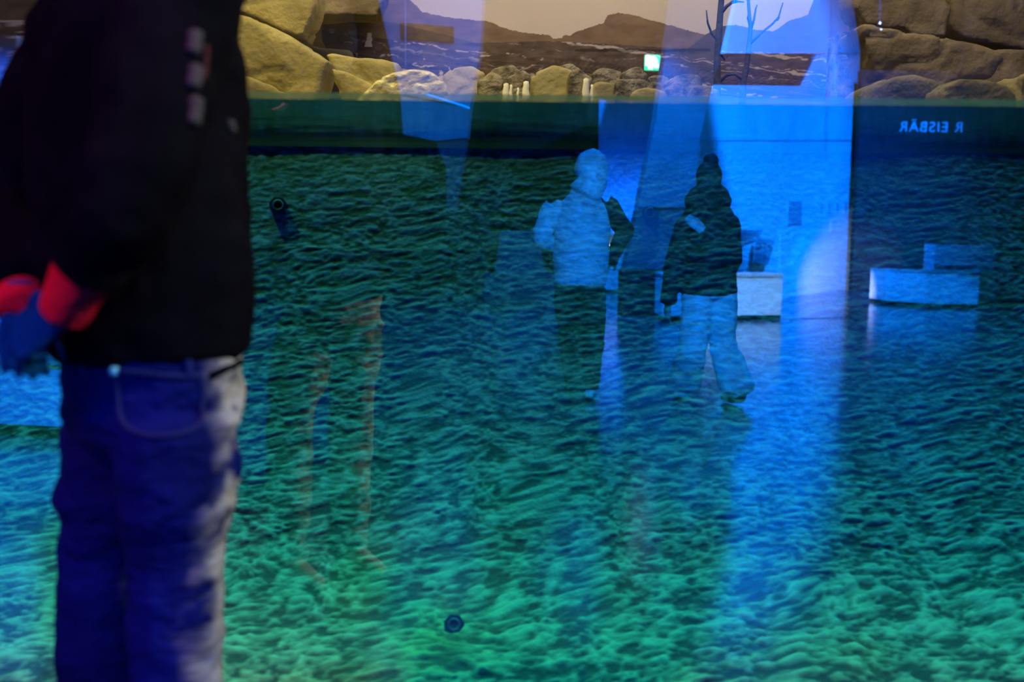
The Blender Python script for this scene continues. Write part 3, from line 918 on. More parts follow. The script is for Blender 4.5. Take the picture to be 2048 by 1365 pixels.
def person(label, base, f, J, spec):
    """J: joints in world space. spec: materials and clothing sizes."""
    f, r = ortho(f)
    up = Vector((0, 0, 1))
    root = empty('person', base, label, 'person')
    hf, hr = ortho(J.get('look', f))
    hc = J['head']
    # --- body: one continuous surface
    bm = bmesh.new()
    head(bm, hc, hf, hr)
    limb(bm, [J['chest'] + up * 0.05, J['neck'], hc - up * 0.04], [0.08, 0.06, 0.055], r, 4)
    loft(bm, [(J['pelvis'] - up * 0.08, 0.13, 0.09, r), (J['pelvis'] + up * 0.05, 0.14, 0.10, r), ((J['pelvis'] + J['chest']) / 2, 0.13, 0.09, r), (J['chest'], 0.15, 0.095, r), (J['neck'] - up * 0.06, 0.12, 0.07, r)])
    for sd in 'LR':
        limb(bm, [J['chest'] * 0.4 + J['sh' + sd] * 0.6, J['sh' + sd], J['el' + sd], J['wr' + sd]], [0.05, 0.048, 0.037, 0.026], r)
        limb(bm, [J['hip' + sd], J['kn' + sd], J['an' + sd]], [0.075, 0.05, 0.035], r)
        limb(bm, [J['an' + sd], J['toe' + sd]], [0.038, 0.03], r)
    for sd, hd in (('L', spec.get('handL')), ('R', spec.get('handR'))):
        if hd and not spec.get('gloves'):
            hand(bm, J['wr' + sd], *hd)
    keep(remeshed('body', bm, spec.get('voxel', 0.008), M['skin'], None, 1), root)
    for sg in (-1, 1):
        bm = bmesh.new()
        ball(bm, hc + hf * 0.087 + hr * sg * 0.031 + up * 0.012, 0.012, 0.009, 0.008, (hr, hf, up), 10)
        keep(obj('eye', bm, M['eye'], None, True), root)
    # --- trousers
    tw = spec['trousers']
    bm = bmesh.new()
    loft(bm, [(J['pelvis'] + up * 0.10, 0.168, 0.122, r), (J['pelvis'] + up * 0.02, 0.178, 0.135, r), (J['pelvis'] - up * 0.08, 0.172, 0.135, r), (J['pelvis'] - up * 0.12, 0.16, 0.12, r)])
    for sd in 'LR':
        limb(bm, [J['hip' + sd], J['hip' + sd] * 0.5 + J['kn' + sd] * 0.5, J['kn' + sd], J['kn' + sd] * 0.5 + J['an' + sd] * 0.5, J['an' + sd] + up * 0.0], tw['r'], r, 5)
    ph = spec.get('seed', 0)
    tr = remeshed('trousers', bm, tw.get('voxel', 0.01), tw['mat'], None, 2,
                  lambda c: 0.010 * fbm(c * np.array((9, 9, 17)) + ph, 3 + ph, 3) + 0.006 * np.sin(60 * c[:, 2] + 5 * fbm(c * 6, 9 + ph, 2)) * np.clip(fbm(c * 5 + 3, 8 + ph, 2) * 2, 0, 1))
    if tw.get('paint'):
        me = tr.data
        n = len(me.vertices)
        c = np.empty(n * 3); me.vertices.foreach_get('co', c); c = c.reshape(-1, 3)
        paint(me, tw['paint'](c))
    keep(tr, root)
    # --- shoes
    for sd in 'LR':
        a, t = J['an' + sd], J['toe' + sd]
        bm = bmesh.new()
        dirn = (t - a); dirn.z *= 0.3; dirn.normalize()
        sl = spec.get('sole', {}).get(sd, Vector((0, 0, 0)))
        loft(bm, [(a - dirn * 0.055 - up * 0.03, 0.030, 0.040, r), (a - dirn * 0.02 - up * 0.03, 0.040, 0.055, r), (a + dirn * 0.05 - up * 0.042, 0.043, 0.042, r), (t * 0.6 + a * 0.4 - up * 0.02, 0.048, 0.034, r), (t, 0.042, 0.026, r)])
        keep(remeshed('shoe', bm, 0.009, spec['shoe'].get(sd, M['shoe']), None, 2), root)
    # --- jacket
    jk = spec['jacket']
    bm = bmesh.new()
    rings = []
    for t, w, dth in jk['rings']:       # t: 0 at pelvis, 1 at neck
        rings.append((J['pelvis'].lerp(J['neck'], t) + f * jk.get('fwd', 0.0), w, dth, r))
    loft(bm, rings, 24)
    sleeves = {}
    for sd in 'LR':
        sb = bm if not jk.get('split') else bmesh.new()
        limb(sb, [J['chest'] * 0.35 + J['sh' + sd] * 0.65, J['sh' + sd], J['sh' + sd] * 0.5 + J['el' + sd] * 0.5, J['el' + sd], J['el' + sd] * 0.58 + J['wr' + sd] * 0.42, J['el' + sd].lerp(J['wr' + sd], jk.get('end', {}).get(sd, 0.93))], jk['sleeve'], r, 4)
        if jk.get('split'): sleeves[sd] = sb
    wr = lambda c: 0.012 * fbm(c * np.array((7, 7, 10)) + 2 + ph, 23 + ph, 3) + 0.006 * fbm(c * np.array((18, 18, 30)) + ph, 29 + ph, 2)
    keep(remeshed('jacket', bm, jk.get('voxel', 0.01), jk['mat'], None, 2, wr), root)
    for sd, sb in sleeves.items():
        keep(remeshed('sleeve', sb, 0.009, jk['sleeve_mat'].get(sd), None, 2, wr), root)
    # --- collar / hood / hair
    bm = bmesh.new()
    loft(bm, [(J['neck'] - up * 0.05, 0.115, 0.10, r), (J['neck'] + up * 0.01, 0.098, 0.095, r), (J['neck'] + up * 0.06, 0.09, 0.09, r)], 20)
    keep(remeshed('collar', bm, 0.008, jk['mat'], None, 2), root)
    if spec.get('scarf'):
        bm = bmesh.new()
        loft(bm, [(J['neck'] - up * 0.10, 0.10, 0.10, r), (J['neck'] - up * 0.06, 0.15, 0.14, r), (J['neck'] - up * 0.01, 0.158, 0.15, r), (J['neck'] + up * 0.05, 0.135, 0.14, r), (J['neck'] + up * 0.08, 0.10, 0.12, r)], 20)
        keep(remeshed('hood_collar', bm, 0.008, jk['mat'], None, 2, lambda c: 0.012 * fbm(c * 14, 43, 3)), root)
    if spec.get('hood'):
        bm = bmesh.new()
        ball(bm, hc + up * 0.025 - hf * 0.022, 0.118, 0.125, 0.140, (hr, hf, hr.cross(hf)), 20)
        loft(bm, [(J['neck'] - f * 0.05 - up * 0.02, 0.115, 0.09, r), (hc - f * 0.05 - up * 0.07, 0.11, 0.10, r), (hc - f * 0.03 + up * 0.02, 0.11, 0.10, r)], 18)
        hd = remeshed('hood', bm, 0.009, spec['hood'], None, 3, lambda c: 0.008 * fbm(c * 16, 33, 3))
        # open the face
        b2 = bmesh.new(); b2.from_mesh(hd.data)
        kill = [v_ for v_ in b2.verts if (v_.co - hc).dot(hf) > 0.062 and abs((v_.co - hc).dot(hr)) < 0.078 and abs((v_.co - hc).z) < 0.10]
        bmesh.ops.delete(b2, geom=kill, context='VERTS')
        b2.to_mesh(hd.data); b2.free()
        keep(hd, root)
    if spec.get('hair'):
        bm = bmesh.new()
        ball(bm, hc + up * 0.032 - hf * 0.02, 0.088, 0.098, 0.105, (hr, hf, hr.cross(hf)), 18)
        if spec.get('bun'):
            ball(bm, hc + up * 0.135 - hf * 0.02 + hr * spec['bun'], 0.052, 0.05, 0.05, None, 14)
            ball(bm, hc - hf * 0.07 - up * 0.06, 0.07, 0.05, 0.09, (hr, hf, up), 14)
        keep(remeshed('hair', bm, 0.008, M['hair'], None, 2, lambda c: 0.005 * fbm(c * np.array((60, 60, 14)), 37, 3)), root)
    if spec.get('gloves'):
        for sd, hd in (('L', spec['handL']), ('R', spec['handR'])):
            bm = bmesh.new()
            hand(bm, J['wr' + sd], *hd)
            keep(remeshed('glove', bm, 0.0042, spec['gloves'], None, 1), root)
            e = (J['el' + sd] - J['wr' + sd]).normalized()
            bm = bmesh.new()
            wv_ = Vector(hd[0]).cross(Vector(hd[1]))
            w0 = J['wr' + sd]
            cs = 1.0 if sd == 'R' else 0.9
            loft(bm, [(w0 - e * 0.012, 0.040 * cs, 0.034 * cs, wv_), (w0 + e * 0.02, 0.043 * cs, 0.037 * cs, wv_), (w0 + e * 0.07, 0.050 * cs, 0.045 * cs, wv_), (w0 + e * 0.12, 0.052 * cs, 0.048 * cs, wv_)], 18)
            keep(remeshed('cuff', bm, 0.006, M['red_cuff'], None, 1, lambda c: 0.003 * fbm(c * 30, 5, 2)), root)
    return root


up = Vector((0, 0, 1))
# ---- the man in front of the pane: back and right side to us, hands behind his back
f, r = ortho((0.74, 0.67, 0))
pel = P(302, 720, 1.62)
bx_ = Vector((pel.x, pel.y, 0))
J = {}
J['pelvis'] = pel
J['chest'] = Vector((pel.x, pel.y, pel.z + 0.42)) + f * 0.0 + Vector((-0.015, 0, 0))
J['neck'] = Vector((pel.x, pel.y, pel.z + 0.66)) + Vector((-0.02, 0, 0))
J['head'] = J['neck'] + up * 0.16 + f * 0.04
J['look'] = (0.5, 0.85, 0)
for sd, sg in (('R', 1), ('L', -1)):
    J['sh' + sd] = J['neck'] - up * 0.10 + r * sg * 0.195
    J['el' + sd] = J['sh' + sd] - up * 0.31 - f * 0.12 + r * sg * 0.075
    J['hip' + sd] = pel - up * 0.08 + r * sg * 0.098
J['wrR'] = P(132, 612, 1.40)
J['wrL'] = P(42, 606, 1.50)
J['knR'] = P(352, 1130, 1.56) + f * 0.0
J['knL'] = P(208, 1130, 1.70)
J['anR'] = Vector((P(340, 1500, 1.56).x, P(340, 1500, 1.56).y, 0.085))
J['anL'] = Vector((P(200, 1500, 1.70).x, P(200, 1500, 1.70).y, 0.085))
for sd in 'LR':
    J['toe' + sd] = J['an' + sd] + f * 0.17 - up * 0.05
fn, rn = np.array(f), np.array(r)
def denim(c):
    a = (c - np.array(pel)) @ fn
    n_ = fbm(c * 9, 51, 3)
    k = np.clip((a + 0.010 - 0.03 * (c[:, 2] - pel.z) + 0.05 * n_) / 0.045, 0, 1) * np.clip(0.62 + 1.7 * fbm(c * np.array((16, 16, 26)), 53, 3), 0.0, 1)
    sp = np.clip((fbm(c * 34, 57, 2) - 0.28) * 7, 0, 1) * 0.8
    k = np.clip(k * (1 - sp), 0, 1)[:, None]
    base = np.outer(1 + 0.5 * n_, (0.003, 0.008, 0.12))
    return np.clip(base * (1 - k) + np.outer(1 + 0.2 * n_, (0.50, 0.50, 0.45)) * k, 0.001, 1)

hdR = (Vector((-0.80, 0.12, -0.52)), (0.45, 0.75, -0.45), -1, 0.85, 1.08)
hdL = (Vector((0.05, -0.10, -1.0)), (0.5, -0.85, 0.1), -1, 0.6, 0.9)
man = person('standing person seen from behind in black jacket and worn jeans, hands clasped behind back', bx_, f, J, dict(
    voxel=0.008, seed=1,
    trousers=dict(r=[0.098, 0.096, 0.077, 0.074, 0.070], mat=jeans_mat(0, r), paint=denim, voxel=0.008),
    jacket=dict(rings=[(0.02, 0.188, 0.150), (0.10, 0.196, 0.160), (0.35, 0.196, 0.160), (0.6, 0.208, 0.162), (0.8, 0.205, 0.145), (0.93, 0.13, 0.105)], end=dict(R=0.62, L=0.90), sleeve=[0.08, 0.088, 0.078, 0.068, 0.062, 0.060], mat=M['black_cloth'], voxel=0.009),
    hair=True, gloves=M['glove'], handR=hdR, handL=hdL, shoe={}))
# seams, pocket, rivet and belt loops on the jeans, as parts
bk = pel - f * 0.139 - up * 0.035
def on_man(px_, py_, part='trousers', lift=0.0):
    """Point on a garment's surface seen at the pixel (its mesh lies in world space)."""
    tr = [c for c in man.children if c.name.startswith(part)][0]
    v_ = (P(px_, py_, 1.6) - CAM).normalized()
    ok, loc, nor, _ = tr.ray_cast(CAM, v_)
    return (loc + nor * lift if ok else P(px_, py_, 1.52)), (nor if ok else -f)

bpy.context.view_layer.update()
def seam(pxs, w, m, name, lift=0.002, part='trousers'):
    pts_ = [on_man(x, y, part, lift)[0] for x, y in pxs]
    bm = bmesh.new()
    limb(bm, pts_, [w] * len(pts_), (0, 0.3, 1), 3, 1.0, 8)
    return keep(obj(name, bm, m, None, True), man)

pk, pn_ = on_man(232, 742, 'trousers', 0.003)
bm = bmesh.new()
ball(bm, pk, 0.008, 0.008, 0.008, None, 14)
tag(keep(obj('rivet', bm, M['rivet'], None, True), man), 'bright metal rivet')
seam([(240, 742), (290, 747), (340, 752), (400, 752)], 0.005, M['denim_flat'], 'pocket_seam')
seam([(235, 752), (238, 800), (250, 850), (300, 872), (360, 868)], 0.004, M['denim_flat'], 'pocket_seam')
seam([(400, 752), (404, 800), (398, 850), (360, 868)], 0.004, M['denim_flat'], 'pocket_seam')
seam([(420, 752), (448, 738), (478, 724)], 0.006, M['black_cloth'], 'pocket_opening')
seam([(170, 722), (172, 738), (174, 752)], 0.007, M['denim_flat'], 'belt_loop')
seam([(375, 718), (377, 732), (378, 748)], 0.007, M['denim_flat'], 'belt_loop')
for ya, yb in ((66, 104), (134, 172), (198, 246)):  # small grey patches and a dull red streak laid on the jacket
    tag(seam([(390, ya), (389, (ya + yb) / 2), (384, yb)], 0.011, M['strap'], 'pale_patch', 0.001, 'jacket'), 'pale grey patch on the jacket side')
tag(seam([(410, 92), (410, 125), (404, 158)], 0.005, M['dull_red'], 'red_streak', 0.001, 'jacket'), 'dull red edging')
tag(seam([(458, 244), (461, 254), (463, 262)], 0.008, M['strap'], 'pale_patch', 0.001, 'jacket'), 'pale grey patch on the jacket side')

# ---- visitor with pale hood, mirrored at the middle
f2, r2 = ortho((0.1, -1, 0))
vv = 7.08
g = V(1158, 480, vv)
b0 = Vector((g.x, g.y, 0))
def at(px_, py_, dy=0.0):
    p = V(px_, py_, vv)
    return Vector((p.x, p.y + dy, p.z))
J2 = dict(pelvis=at(1160, 560), chest=at(1155, 440), neck=at(1168, 384), head=at(1185, 345, -0.02), look=(0.35, -1, 0))
# +x (to the right in the mirror image) is the left hand of someone facing -y
J2.update(shL=at(1214, 410), shR=at(1104, 416), elL=at(1248, 462, 0.02), elR=at(1082, 478, 0.02), wrL=at(1222, 528, -0.10), wrR=at(1122, 496, -0.14))
J2.update(hipL=at(1185, 578), hipR=at(1136, 578), knL=at(1186, 690), knR=at(1140, 690), anL=at(1180, 770), anR=at(1148, 772))
for sd in 'LR':
    J2['an' + sd].z = 0.085
    J2['toe' + sd] = J2['an' + sd] + f2 * 0.16 - up * 0.05
person('visitor in pale hooded jacket with dark sleeves, mirrored in the glass', b0, f2, J2, dict(
    voxel=0.009, seed=2, hood=M['light_cloth'],
    trousers=dict(r=[0.10, 0.092, 0.078, 0.072, 0.068], mat=M['dark_cloth']),
    jacket=dict(rings=[(-0.05, 0.19, 0.14), (0.15, 0.195, 0.15), (0.5, 0.20, 0.15), (0.72, 0.20, 0.14), (0.87, 0.165, 0.12), (0.97, 0.10, 0.09)], sleeve=[0.06, 0.074, 0.076, 0.066, 0.06, 0.056], mat=M['light_cloth'], split=True, sleeve_mat=dict(L=M['dark_cloth'], R=M['light_cloth'])),
    handR=(f2 + Vector((0.4, 0, -0.2)), (0, 0, -1), 1, 0.4), handL=(f2 + Vector((-0.3, 0, -0.2)), (0, 0, -1), 1, 0.4), shoe=dict(L=M['pale_shoe'])))

# ---- visitor striding away in a long dark coat
f3, r3 = ortho((-0.1, -1, 0))
vv = 6.95
g = V(1415, 480, vv)
b0 = Vector((g.x, g.y, 0))
J3 = dict(pelvis=at(1418, 560), chest=at(1412, 455), neck=at(1416, 398), head=at(1417, 362), look=(0.1, -1, 0))
J3.update(shL=at(1456, 446), shR=at(1372, 450), elL=at(1466, 515), elR=at(1346, 530), wrL=at(1446, 590, -0.10), wrR=at(1338, 612, -0.05))
J3.update(hipL=at(1442, 582), hipR=at(1396, 582), knL=at(1452, 690, -0.12), knR=at(1384, 690, 0.05), anL=at(1474, 772, 0.05), anR=at(1380, 770, -0.25))
J3['anR'].z = 0.085
J3['anL'].z = 0.10
J3['toeR'] = J3['anR'] + f3 * 0.16 - up * 0.05
J3['toeL'] = J3['anL'] + (f3 + Vector((-0.4, 0, 0))).normalized() * 0.15 - up * 0.07
person('visitor striding in dark coat with hair bun and pale trousers, mirrored in the glass', b0, f3, J3, dict(
    voxel=0.009, seed=3, hair=True, bun=-0.01, scarf=True,
    trousers=dict(r=[0.11, 0.108, 0.10, 0.115, 0.12], mat=M['mid_cloth']),
    jacket=dict(rings=[(-0.16, 0.20, 0.155), (0.1, 0.195, 0.155), (0.5, 0.185, 0.145), (0.72, 0.19, 0.135), (0.87, 0.16, 0.12), (0.97, 0.10, 0.09)], sleeve=[0.06, 0.072, 0.072, 0.064, 0.060, 0.058], mat=M['dark_cloth']),
    handR=(Vector((0, -0.2, -1)), (0.8, -0.3, 0), 1, 0.3), handL=(Vector((-0.2, -0.5, -1)), (-0.8, -0.3, 0), 1, 0.3), shoe={}))

p3 = [o_ for o_ in bpy.data.objects if o_.get('category') == 'person'][-1]
bm = bmesh.new()
limb(bm, [at(1370, 436, 0.085), at(1384, 448, 0.125), at(1398, 462, 0.145)], [0.03, 0.04, 0.03], (0.7, 0, 0.7), 4, 0.5, 12)
tag(keep(obj('shoulder_panel', bm, M['light_cloth'], None, True), p3), 'pale patch on the shoulder')

# ------------------------------------------------------------------ hall exhibits (seen mirrored in the pane)
def on_plane(p0, p1):
    """Pixels -> points on the vertical room plane through floor points p0, p1."""
    n = Vector((-(p1 - p0).y, (p1 - p0).x, 0)).normalized()
    cm = Vector((0, 2 * GLASS_Y, HC))           # mirrored eye
    def hit(px_, py_, lift=0.0):
        a = V(px_, py_, 10)
        d_ = (a - cm)
        t = (p0 - cm).dot(n) / d_.dot(n)
        p = cm + d_ * t
        nn = n if n.dot(cm - p0) > 0 else -n
        return p + nn * lift
    nn = n if n.dot(cm - p0) > 0 else -n
    return hit, nn

# big pale ice block at the right
pa, pb = VG(1562, 597), VG(1716, 575)
hitA, nA = on_plane(pa, pb)
tA = empty('ice_block', Vector((hitA(1600, 590).x, hitA(1600, 590).y, 0)), 'tall pale faceted ice block wall lit blue, largest in the mirrored hall', 'display wall')
def pieceA(name, pxs, lift, thick, m, lab=None, bev=0.0):
    o = obj(name, prism_bm([hitA(x, y, lift) for x, y in pxs], -nA * thick, bev), m)
    if lab: tag(o, lab)
    return keep(o, tA)
def floor_px(x):
    """Row where plane A meets the floor in column x."""
    lo, hi = 500, 700
    for _ in range(40):
        mid = (lo + hi) / 2
        if hitA(x, mid).z > 0: lo = mid
        else: hi = mid
    return lo
pieceA('face_panel', [(1388, floor_px(1388)), (1401, 283), (1716, 283), (1716, floor_px(1716))], 0, 0.5, M['ice_white'], None, 0.01)
pieceA('upper_panel', [(1399, 281), (1430, 170), (1608, 172), (1637, 108), (1721, 108), (1716, 281)], -0.012, 0.5, M['ice_white'])
pieceA('top_panel', [(1452, 107), (1476, -20), (1486, -90), (1680, -90), (1706, 0), (1721, 107)], 0, 0.5, M['ice_white'], None, 0.01)
pieceA('dark_niche', [(1425, 168), (1455, 109), (1637, 109), (1606, 170)], -0.05, 0.4, M['black_screen'], 'dark slanting niche')
pieceA('lower_panel', [(1556, floor_px(1556)), (1559, 464), (1715.5, 470), (1715.5, floor_px(1715.5))], 0.03, 0.03, M['ice_white'], 'pale projecting lower panel', 0.006)
pieceA('caption_panel', [(1574, 450), (1576, 402), (1602, 402), (1601, 450)], 0.02, 0.02, M['print_grey'], 'grey upright caption panel')
pieceA('caption_panel', [(1476, 492), (1478, 459), (1522, 461), (1514, 478)], 0.03, 0.03, M['print_grey'])
pieceA('ledge', [(1660, 465), (1662, 433), (1715, 433), (1715, 468)], 0.012, 0.012, M['ice_white'])
for k in range(5):
    x = 1640 + 16 * k
    pieceA('caption_mark', [(x, 428), (x + 1, 406), (x + 5, 406), (x + 4, 428)], 0.012, 0.012, M['ice_grey'])

# paw print plaque leaning on the block
tP = empty('paw_plaque', hitA(1507, 530, 0.2), 'grey tilted plaque with raised bear paw print on the pale block', 'plaque')
o = keep(obj('board', prism_bm([hitA(1484, 525, 0.2), (hitA(1497, 474, 0.12)), hitA(1535, 480, 0.12), hitA(1512, 531, 0.2)], nA * 0.03, 0.004), M['print_grey']), tP)
eP = (hitA(1535, 480, 0.12) - hitA(1497, 474, 0.12)).normalized()
uP = (hitA(1497, 474, 0.12) - hitA(1484, 525, 0.2)).normalized()
for (x, y, rx, ry) in ((1507, 509, 15, 10), (1495, 494, 4.5, 4), (1502, 487, 4.5, 4), (1511, 485, 4.5, 4), (1519, 488, 4.5, 4), (1523, 496, 4, 4)):
    bm = bmesh.new()
    sc = 18.0 / FPX
    ball(bm, hitA(x, y, 0.2), rx * sc, ry * sc, 0.03, (eP, uP, nA), 14)
    keep(obj('paw_pad', bm, M['ice_mid'], None, True), tP)

# dark blue block left of it
pc = Vector(V(1300, 540, 15.0)); pc.z = 0
hitB, nB = on_plane(pc, pc + Vector((1, -0.05, 0)))
tB = empty('ice_block', Vector((pc.x, pc.y, 0)), 'darker blue leaning ice block on a plinth, left of the largest block', 'display wall')
def pieceB(name, pxs, lift, thick, m, bev=0.0, off=None):
    return keep(obj(name, prism_bm([hitB(x, y, lift) for x, y in pxs], off or (-nB * thick), bev), m), tB)
pieceB('upper_panel', [(1276, 416), (1312, 240), (1346, 0), (1360, -90), (1500, -90), (1466, 0), (1400, 282), (1388, 416)], 0, 0.4, M['ice_mid'], 0.01)
pieceB('lower_panel', [(1250, 540), (1276, 418), (1387, 418), (1362, 540)], -0.02, 0.4, M['ice_dark'], 0.01)
fz = hitB(1300, 540).z
pp = [hitB(1246, 541), hitB(1345, 541)]
keep(obj('plinth', prism_bm([Vector((pp[0].x, pp[0].y, 0)), Vector((pp[1].x, pp[1].y, 0)), Vector((pp[1].x, pp[1].y, fz)), Vector((pp[0].x, pp[0].y, fz))], -nB * 0.45, 0.01), M['dark_wall']), tB)

# far blue niche with glowing counter
pf = Vector(V(1240, 480, 23)); pf.z = 0
hitC, nC = on_plane(pf, pf + Vector((1, 0, 0)))
tC = empty('counter', Vector((pf.x, pf.y, 0)), 'far blue wall panel over a pale counter with glowing strip', 'counter')
def pieceC(name, pxs, lift, thick, m, bev=0.0):
    return keep(obj(name, prism_bm([hitC(x, y, lift) for x, y in pxs], -nC * thick, bev), m), tC)
pieceC('back_panel', [(1197, 497), (1198, 200), (1325, 202), (1300, 498)], 0, 0.2, M['ice_grey'])
z0 = hitC(1240, 498).z
q0, q1 = hitC(1196, 498, 0.8), hitC(1300, 498, 0.8)
for k in range(4):
    a0, a1 = z0 * k / 4 + (0.05 if k == 0 else 0.008), z0 * (k + 1) / 4
    keep(obj('front_board', prism_bm([Vector((q0.x, q0.y, a0)), Vector((q1.x, q1.y, a0)), Vector((q1.x, q1.y, a1)), Vector((q0.x, q0.y, a1))], -nC * 0.8, 0.004), M['ice_white']), tC)
q0, q1 = hitC(1196, 494, 0.1), hitC(1300, 494, 0.1)
keep(obj('light_strip', prism_bm([q0, q1, q1 + up * 0.06, q0 + up * 0.06], -nC * 0.05), M['led_white']), tC)
spot('counter_uplight', hitC(1248, 490, 0.5), hitC(1255, 380), 100, 3500, DEEP, 0.03)
spot('counter_downlight', hitC(1235, 400, 5.5) + up * 4, hitC(1236, 530, 0.8), 14, 7000, BLUE, 0.03)

# hanging shard at top left
ph_ = Vector(V(870, 100, 16)); ph_.z = 0
hitD, nD = on_plane(ph_, ph_ + Vector((1, 0.1, 0)))
tD = empty('hanging_shard', hitD(860, 0) , 'dim blue hanging ice shard tapering to a point, mirrored at upper left', 'hanging display')
def pieceD(name, pxs, lift, thick, m, bev=0.0):
    return keep(obj(name, prism_bm([hitD(x, y, lift) for x, y in pxs], -nD * thick, bev), m), tD)
zc = 9.2
tl, tr_ = hitD(752, -20), hitD(966, -20)
keep(obj('shard_body', prism_bm([Vector((tl.x - 0.2, tl.y, zc)), tl, hitD(775, 80), hitD(800, 190), hitD(940, 214), hitD(960, 100), tr_, Vector((tr_.x, tr_.y, zc))], -nD * 0.35, 0.01), M['ice_grey']), tD)
pieceD('shard_middle', [(801, 192), (806, 268), (872, 282), (934, 275), (940, 216)], 0.0, 0.3, M['ice_grey'])
pieceD('shard_tip', [(872, 284), (893, 340), (893, 420), (908, 420), (933, 277)], -0.02, 0.25, M['ice_dark'])
pieceD('screen', [(800, 46), (908, 54), (908, 84), (802, 78)], 0.03, 0.03, M['black_screen'])
a_, b_ = hitD(855, 190, 0.06), hitD(940, 217, 0.06)
bm = bmesh.new(); limb(bm, [a_, b_], [0.012, 0.012], (0, 0, 1), 1, 1, 8)
keep(obj('light_strip', bm, M['led']), tD)
a_, b_ = hitD(812, 134, 0.05), hitD(812, -30, 0.05)
bm = bmesh.new(); limb(bm, [a_, Vector((b_.x, b_.y, 9.2))], [0.008, 0.008], (0, 1, 0), 1, 1, 8)
keep(obj('cable', bm, M['ice_white']), tD)

# benches
def bench(label, fpts, depth, hgt, m, seam_x=None):
    """fpts: floor points of the front line, left to right in the picture; faces the pane."""
    c = sum(fpts, Vector()) / len(fpts)
    t = empty('bench', Vector((c.x, c.y, 0)), label, 'bench')
    n = len(fpts)
    for i in range(n - 1):
        a, b = fpts[i], fpts[i + 1]
        g_ = (b - a).normalized() * 0.004
        dv = Vector((0, -depth, 0))
        bm = prism_bm([a + g_ + up * 0.07, b - g_ + up * 0.07, b - g_ + dv + up * 0.07, a + g_ + dv + up * 0.07], up * (hgt - 0.12), 0.006)
        keep(obj('front_panel', bm, m), t)
    dv = Vector((0, -depth, 0))
    out = [p + up * (hgt - 0.05) + Vector((0, 0.015, 0)) for p in fpts] + [p + dv + up * (hgt - 0.05) for p in reversed(fpts)]
    keep(obj('seat_board', prism_bm(out, up * 0.05, 0.006), M['ice_grey']), t)
    ins = [p + Vector((0, -0.06, 0)) for p in fpts] + [p + Vector((0, -depth + 0.06, 0)) for p in reversed(fpts)]
    keep(obj('toe_kick', prism_bm(ins, up * 0.07), M['dark_wall']), t)
    return t

b1_ = [VG(1322, 643), VG(1563, 640)]
hb = 2 * (V(1520, 548, vdepth(1520, 641)).z) / 2
bench('long white bench by the pale block behind the striding visitor', b1_, 0.7, hb, M['ice_white'])
b2_ = [VG(1768, 609), VG(1852, 616), VG(1956, 617), VG(1980, 609)]
bench('curved blue white bench with angled end, standing alone at right', b2_, 0.8, V(1870, 542, vdepth(1870, 616)).z, M['ice_white'])
b3_ = [VG(-170, 866), VG(150, 882)]
t3 = bench('low bright blue bench at the left edge beside the jeans', b3_, 0.5, V(40, 710, vdepth(40, 874)).z, M['ice_white'])
# soft bag on it
bc = (b3_[0] * 0.42 + b3_[1] * 0.58) + Vector((0, -0.25, 0)); hz = V(40, 710, vdepth(40, 874)).z
tg = empty('bag', Vector((bc.x, bc.y, hz)), 'pale soft bag lying on the low bench at the left edge', 'bag')
bm = bmesh.new(); ball(bm, Vector((bc.x, bc.y, hz + 0.09)), 0.16, 0.12, 0.085, None, 18)
keep(remeshed('pouch', bm, 0.012, M['light_cloth'], None, 2, lambda c: 0.014 * fbm(c * 9, 77, 3)), tg)
bm = bmesh.new(); limb(bm, [Vector((bc.x - 0.12, bc.y + 0.06, hz + 0.10)), Vector((bc.x - 0.02, bc.y + 0.11, hz + 0.16)), Vector((bc.x + 0.11, bc.y + 0.07, hz + 0.10))], [0.012] * 3, (0, 0, 1), 5, 1, 8)
keep(obj('strap', bm, M['light_cloth'], None, True), tg)
# pale wall panel behind the left bench
wl = [VG(-330, 760), VG(60, 768)]
wp = Vector((0, -0.12, 0))
tw_ = empty('wall_screen', Vector(((wl[0].x + wl[1].x) / 2, wl[0].y, 0)), 'blue lit screen wall behind the low left bench', 'screen')
for k in range(2):
    a, b = wl[0].lerp(wl[1], k / 2), wl[0].lerp(wl[1], (k + 1) / 2)
    keep(obj('panel', prism_bm([a + Vector((0.004, 0, 0)), b - Vector((0.004, 0, 0)), b - Vector((0.004, 0, 0)) + up * 2.6, a + Vector((0.004, 0, 0)) + up * 2.6], wp, 0.006), M['ice_white']), tw_)

# low dim block at mid left, info stand at right
e0, e1 = VG(968, 622), VG(1108, 622)
tE = empty('low_block', Vector(((e0.x + e1.x) / 2, e0.y, 0)), 'low dim blue block left of the hooded visitor', 'display block')
zt = V(1030, 462, vdepth(1030, 622)).z
keep(obj('plinth', prism_bm([e0, e1, e1 + up * zt * 0.45, e0 + up * zt * 0.45], (0, -0.9, 0), 0.01), M['ice_dark']), tE)
keep(obj('top_block', prism_bm([e0 + Vector((0.15, 0, zt * 0.45)), e1 + Vector((-0.12, 0, zt * 0.45)), e1 + Vector((-0.3, -0.1, zt)), e0 + Vector((0.25, -0.1, zt))], (0, -0.7, 0), 0.01), M['ice_dark']), tE)
i0 = VG(1854, 598)
tI = empty('info_stand', i0, 'slim upright info stand behind the curved bench', 'stand')
zi = V(1854, 488, vdepth(1854, 598)).z
keep(obj('base', box_bm((i0.x - 0.25, i0.y - 0.2, 0), (i0.x + 0.25, i0.y + 0.2, 0.03), 0.005), M['ice_dark']), tI)
keep(obj('post', box_bm((i0.x - 0.1, i0.y - 0.04, 0.03), (i0.x + 0.1, i0.y + 0.04, zi), 0.005), M['ice_mid']), tI)
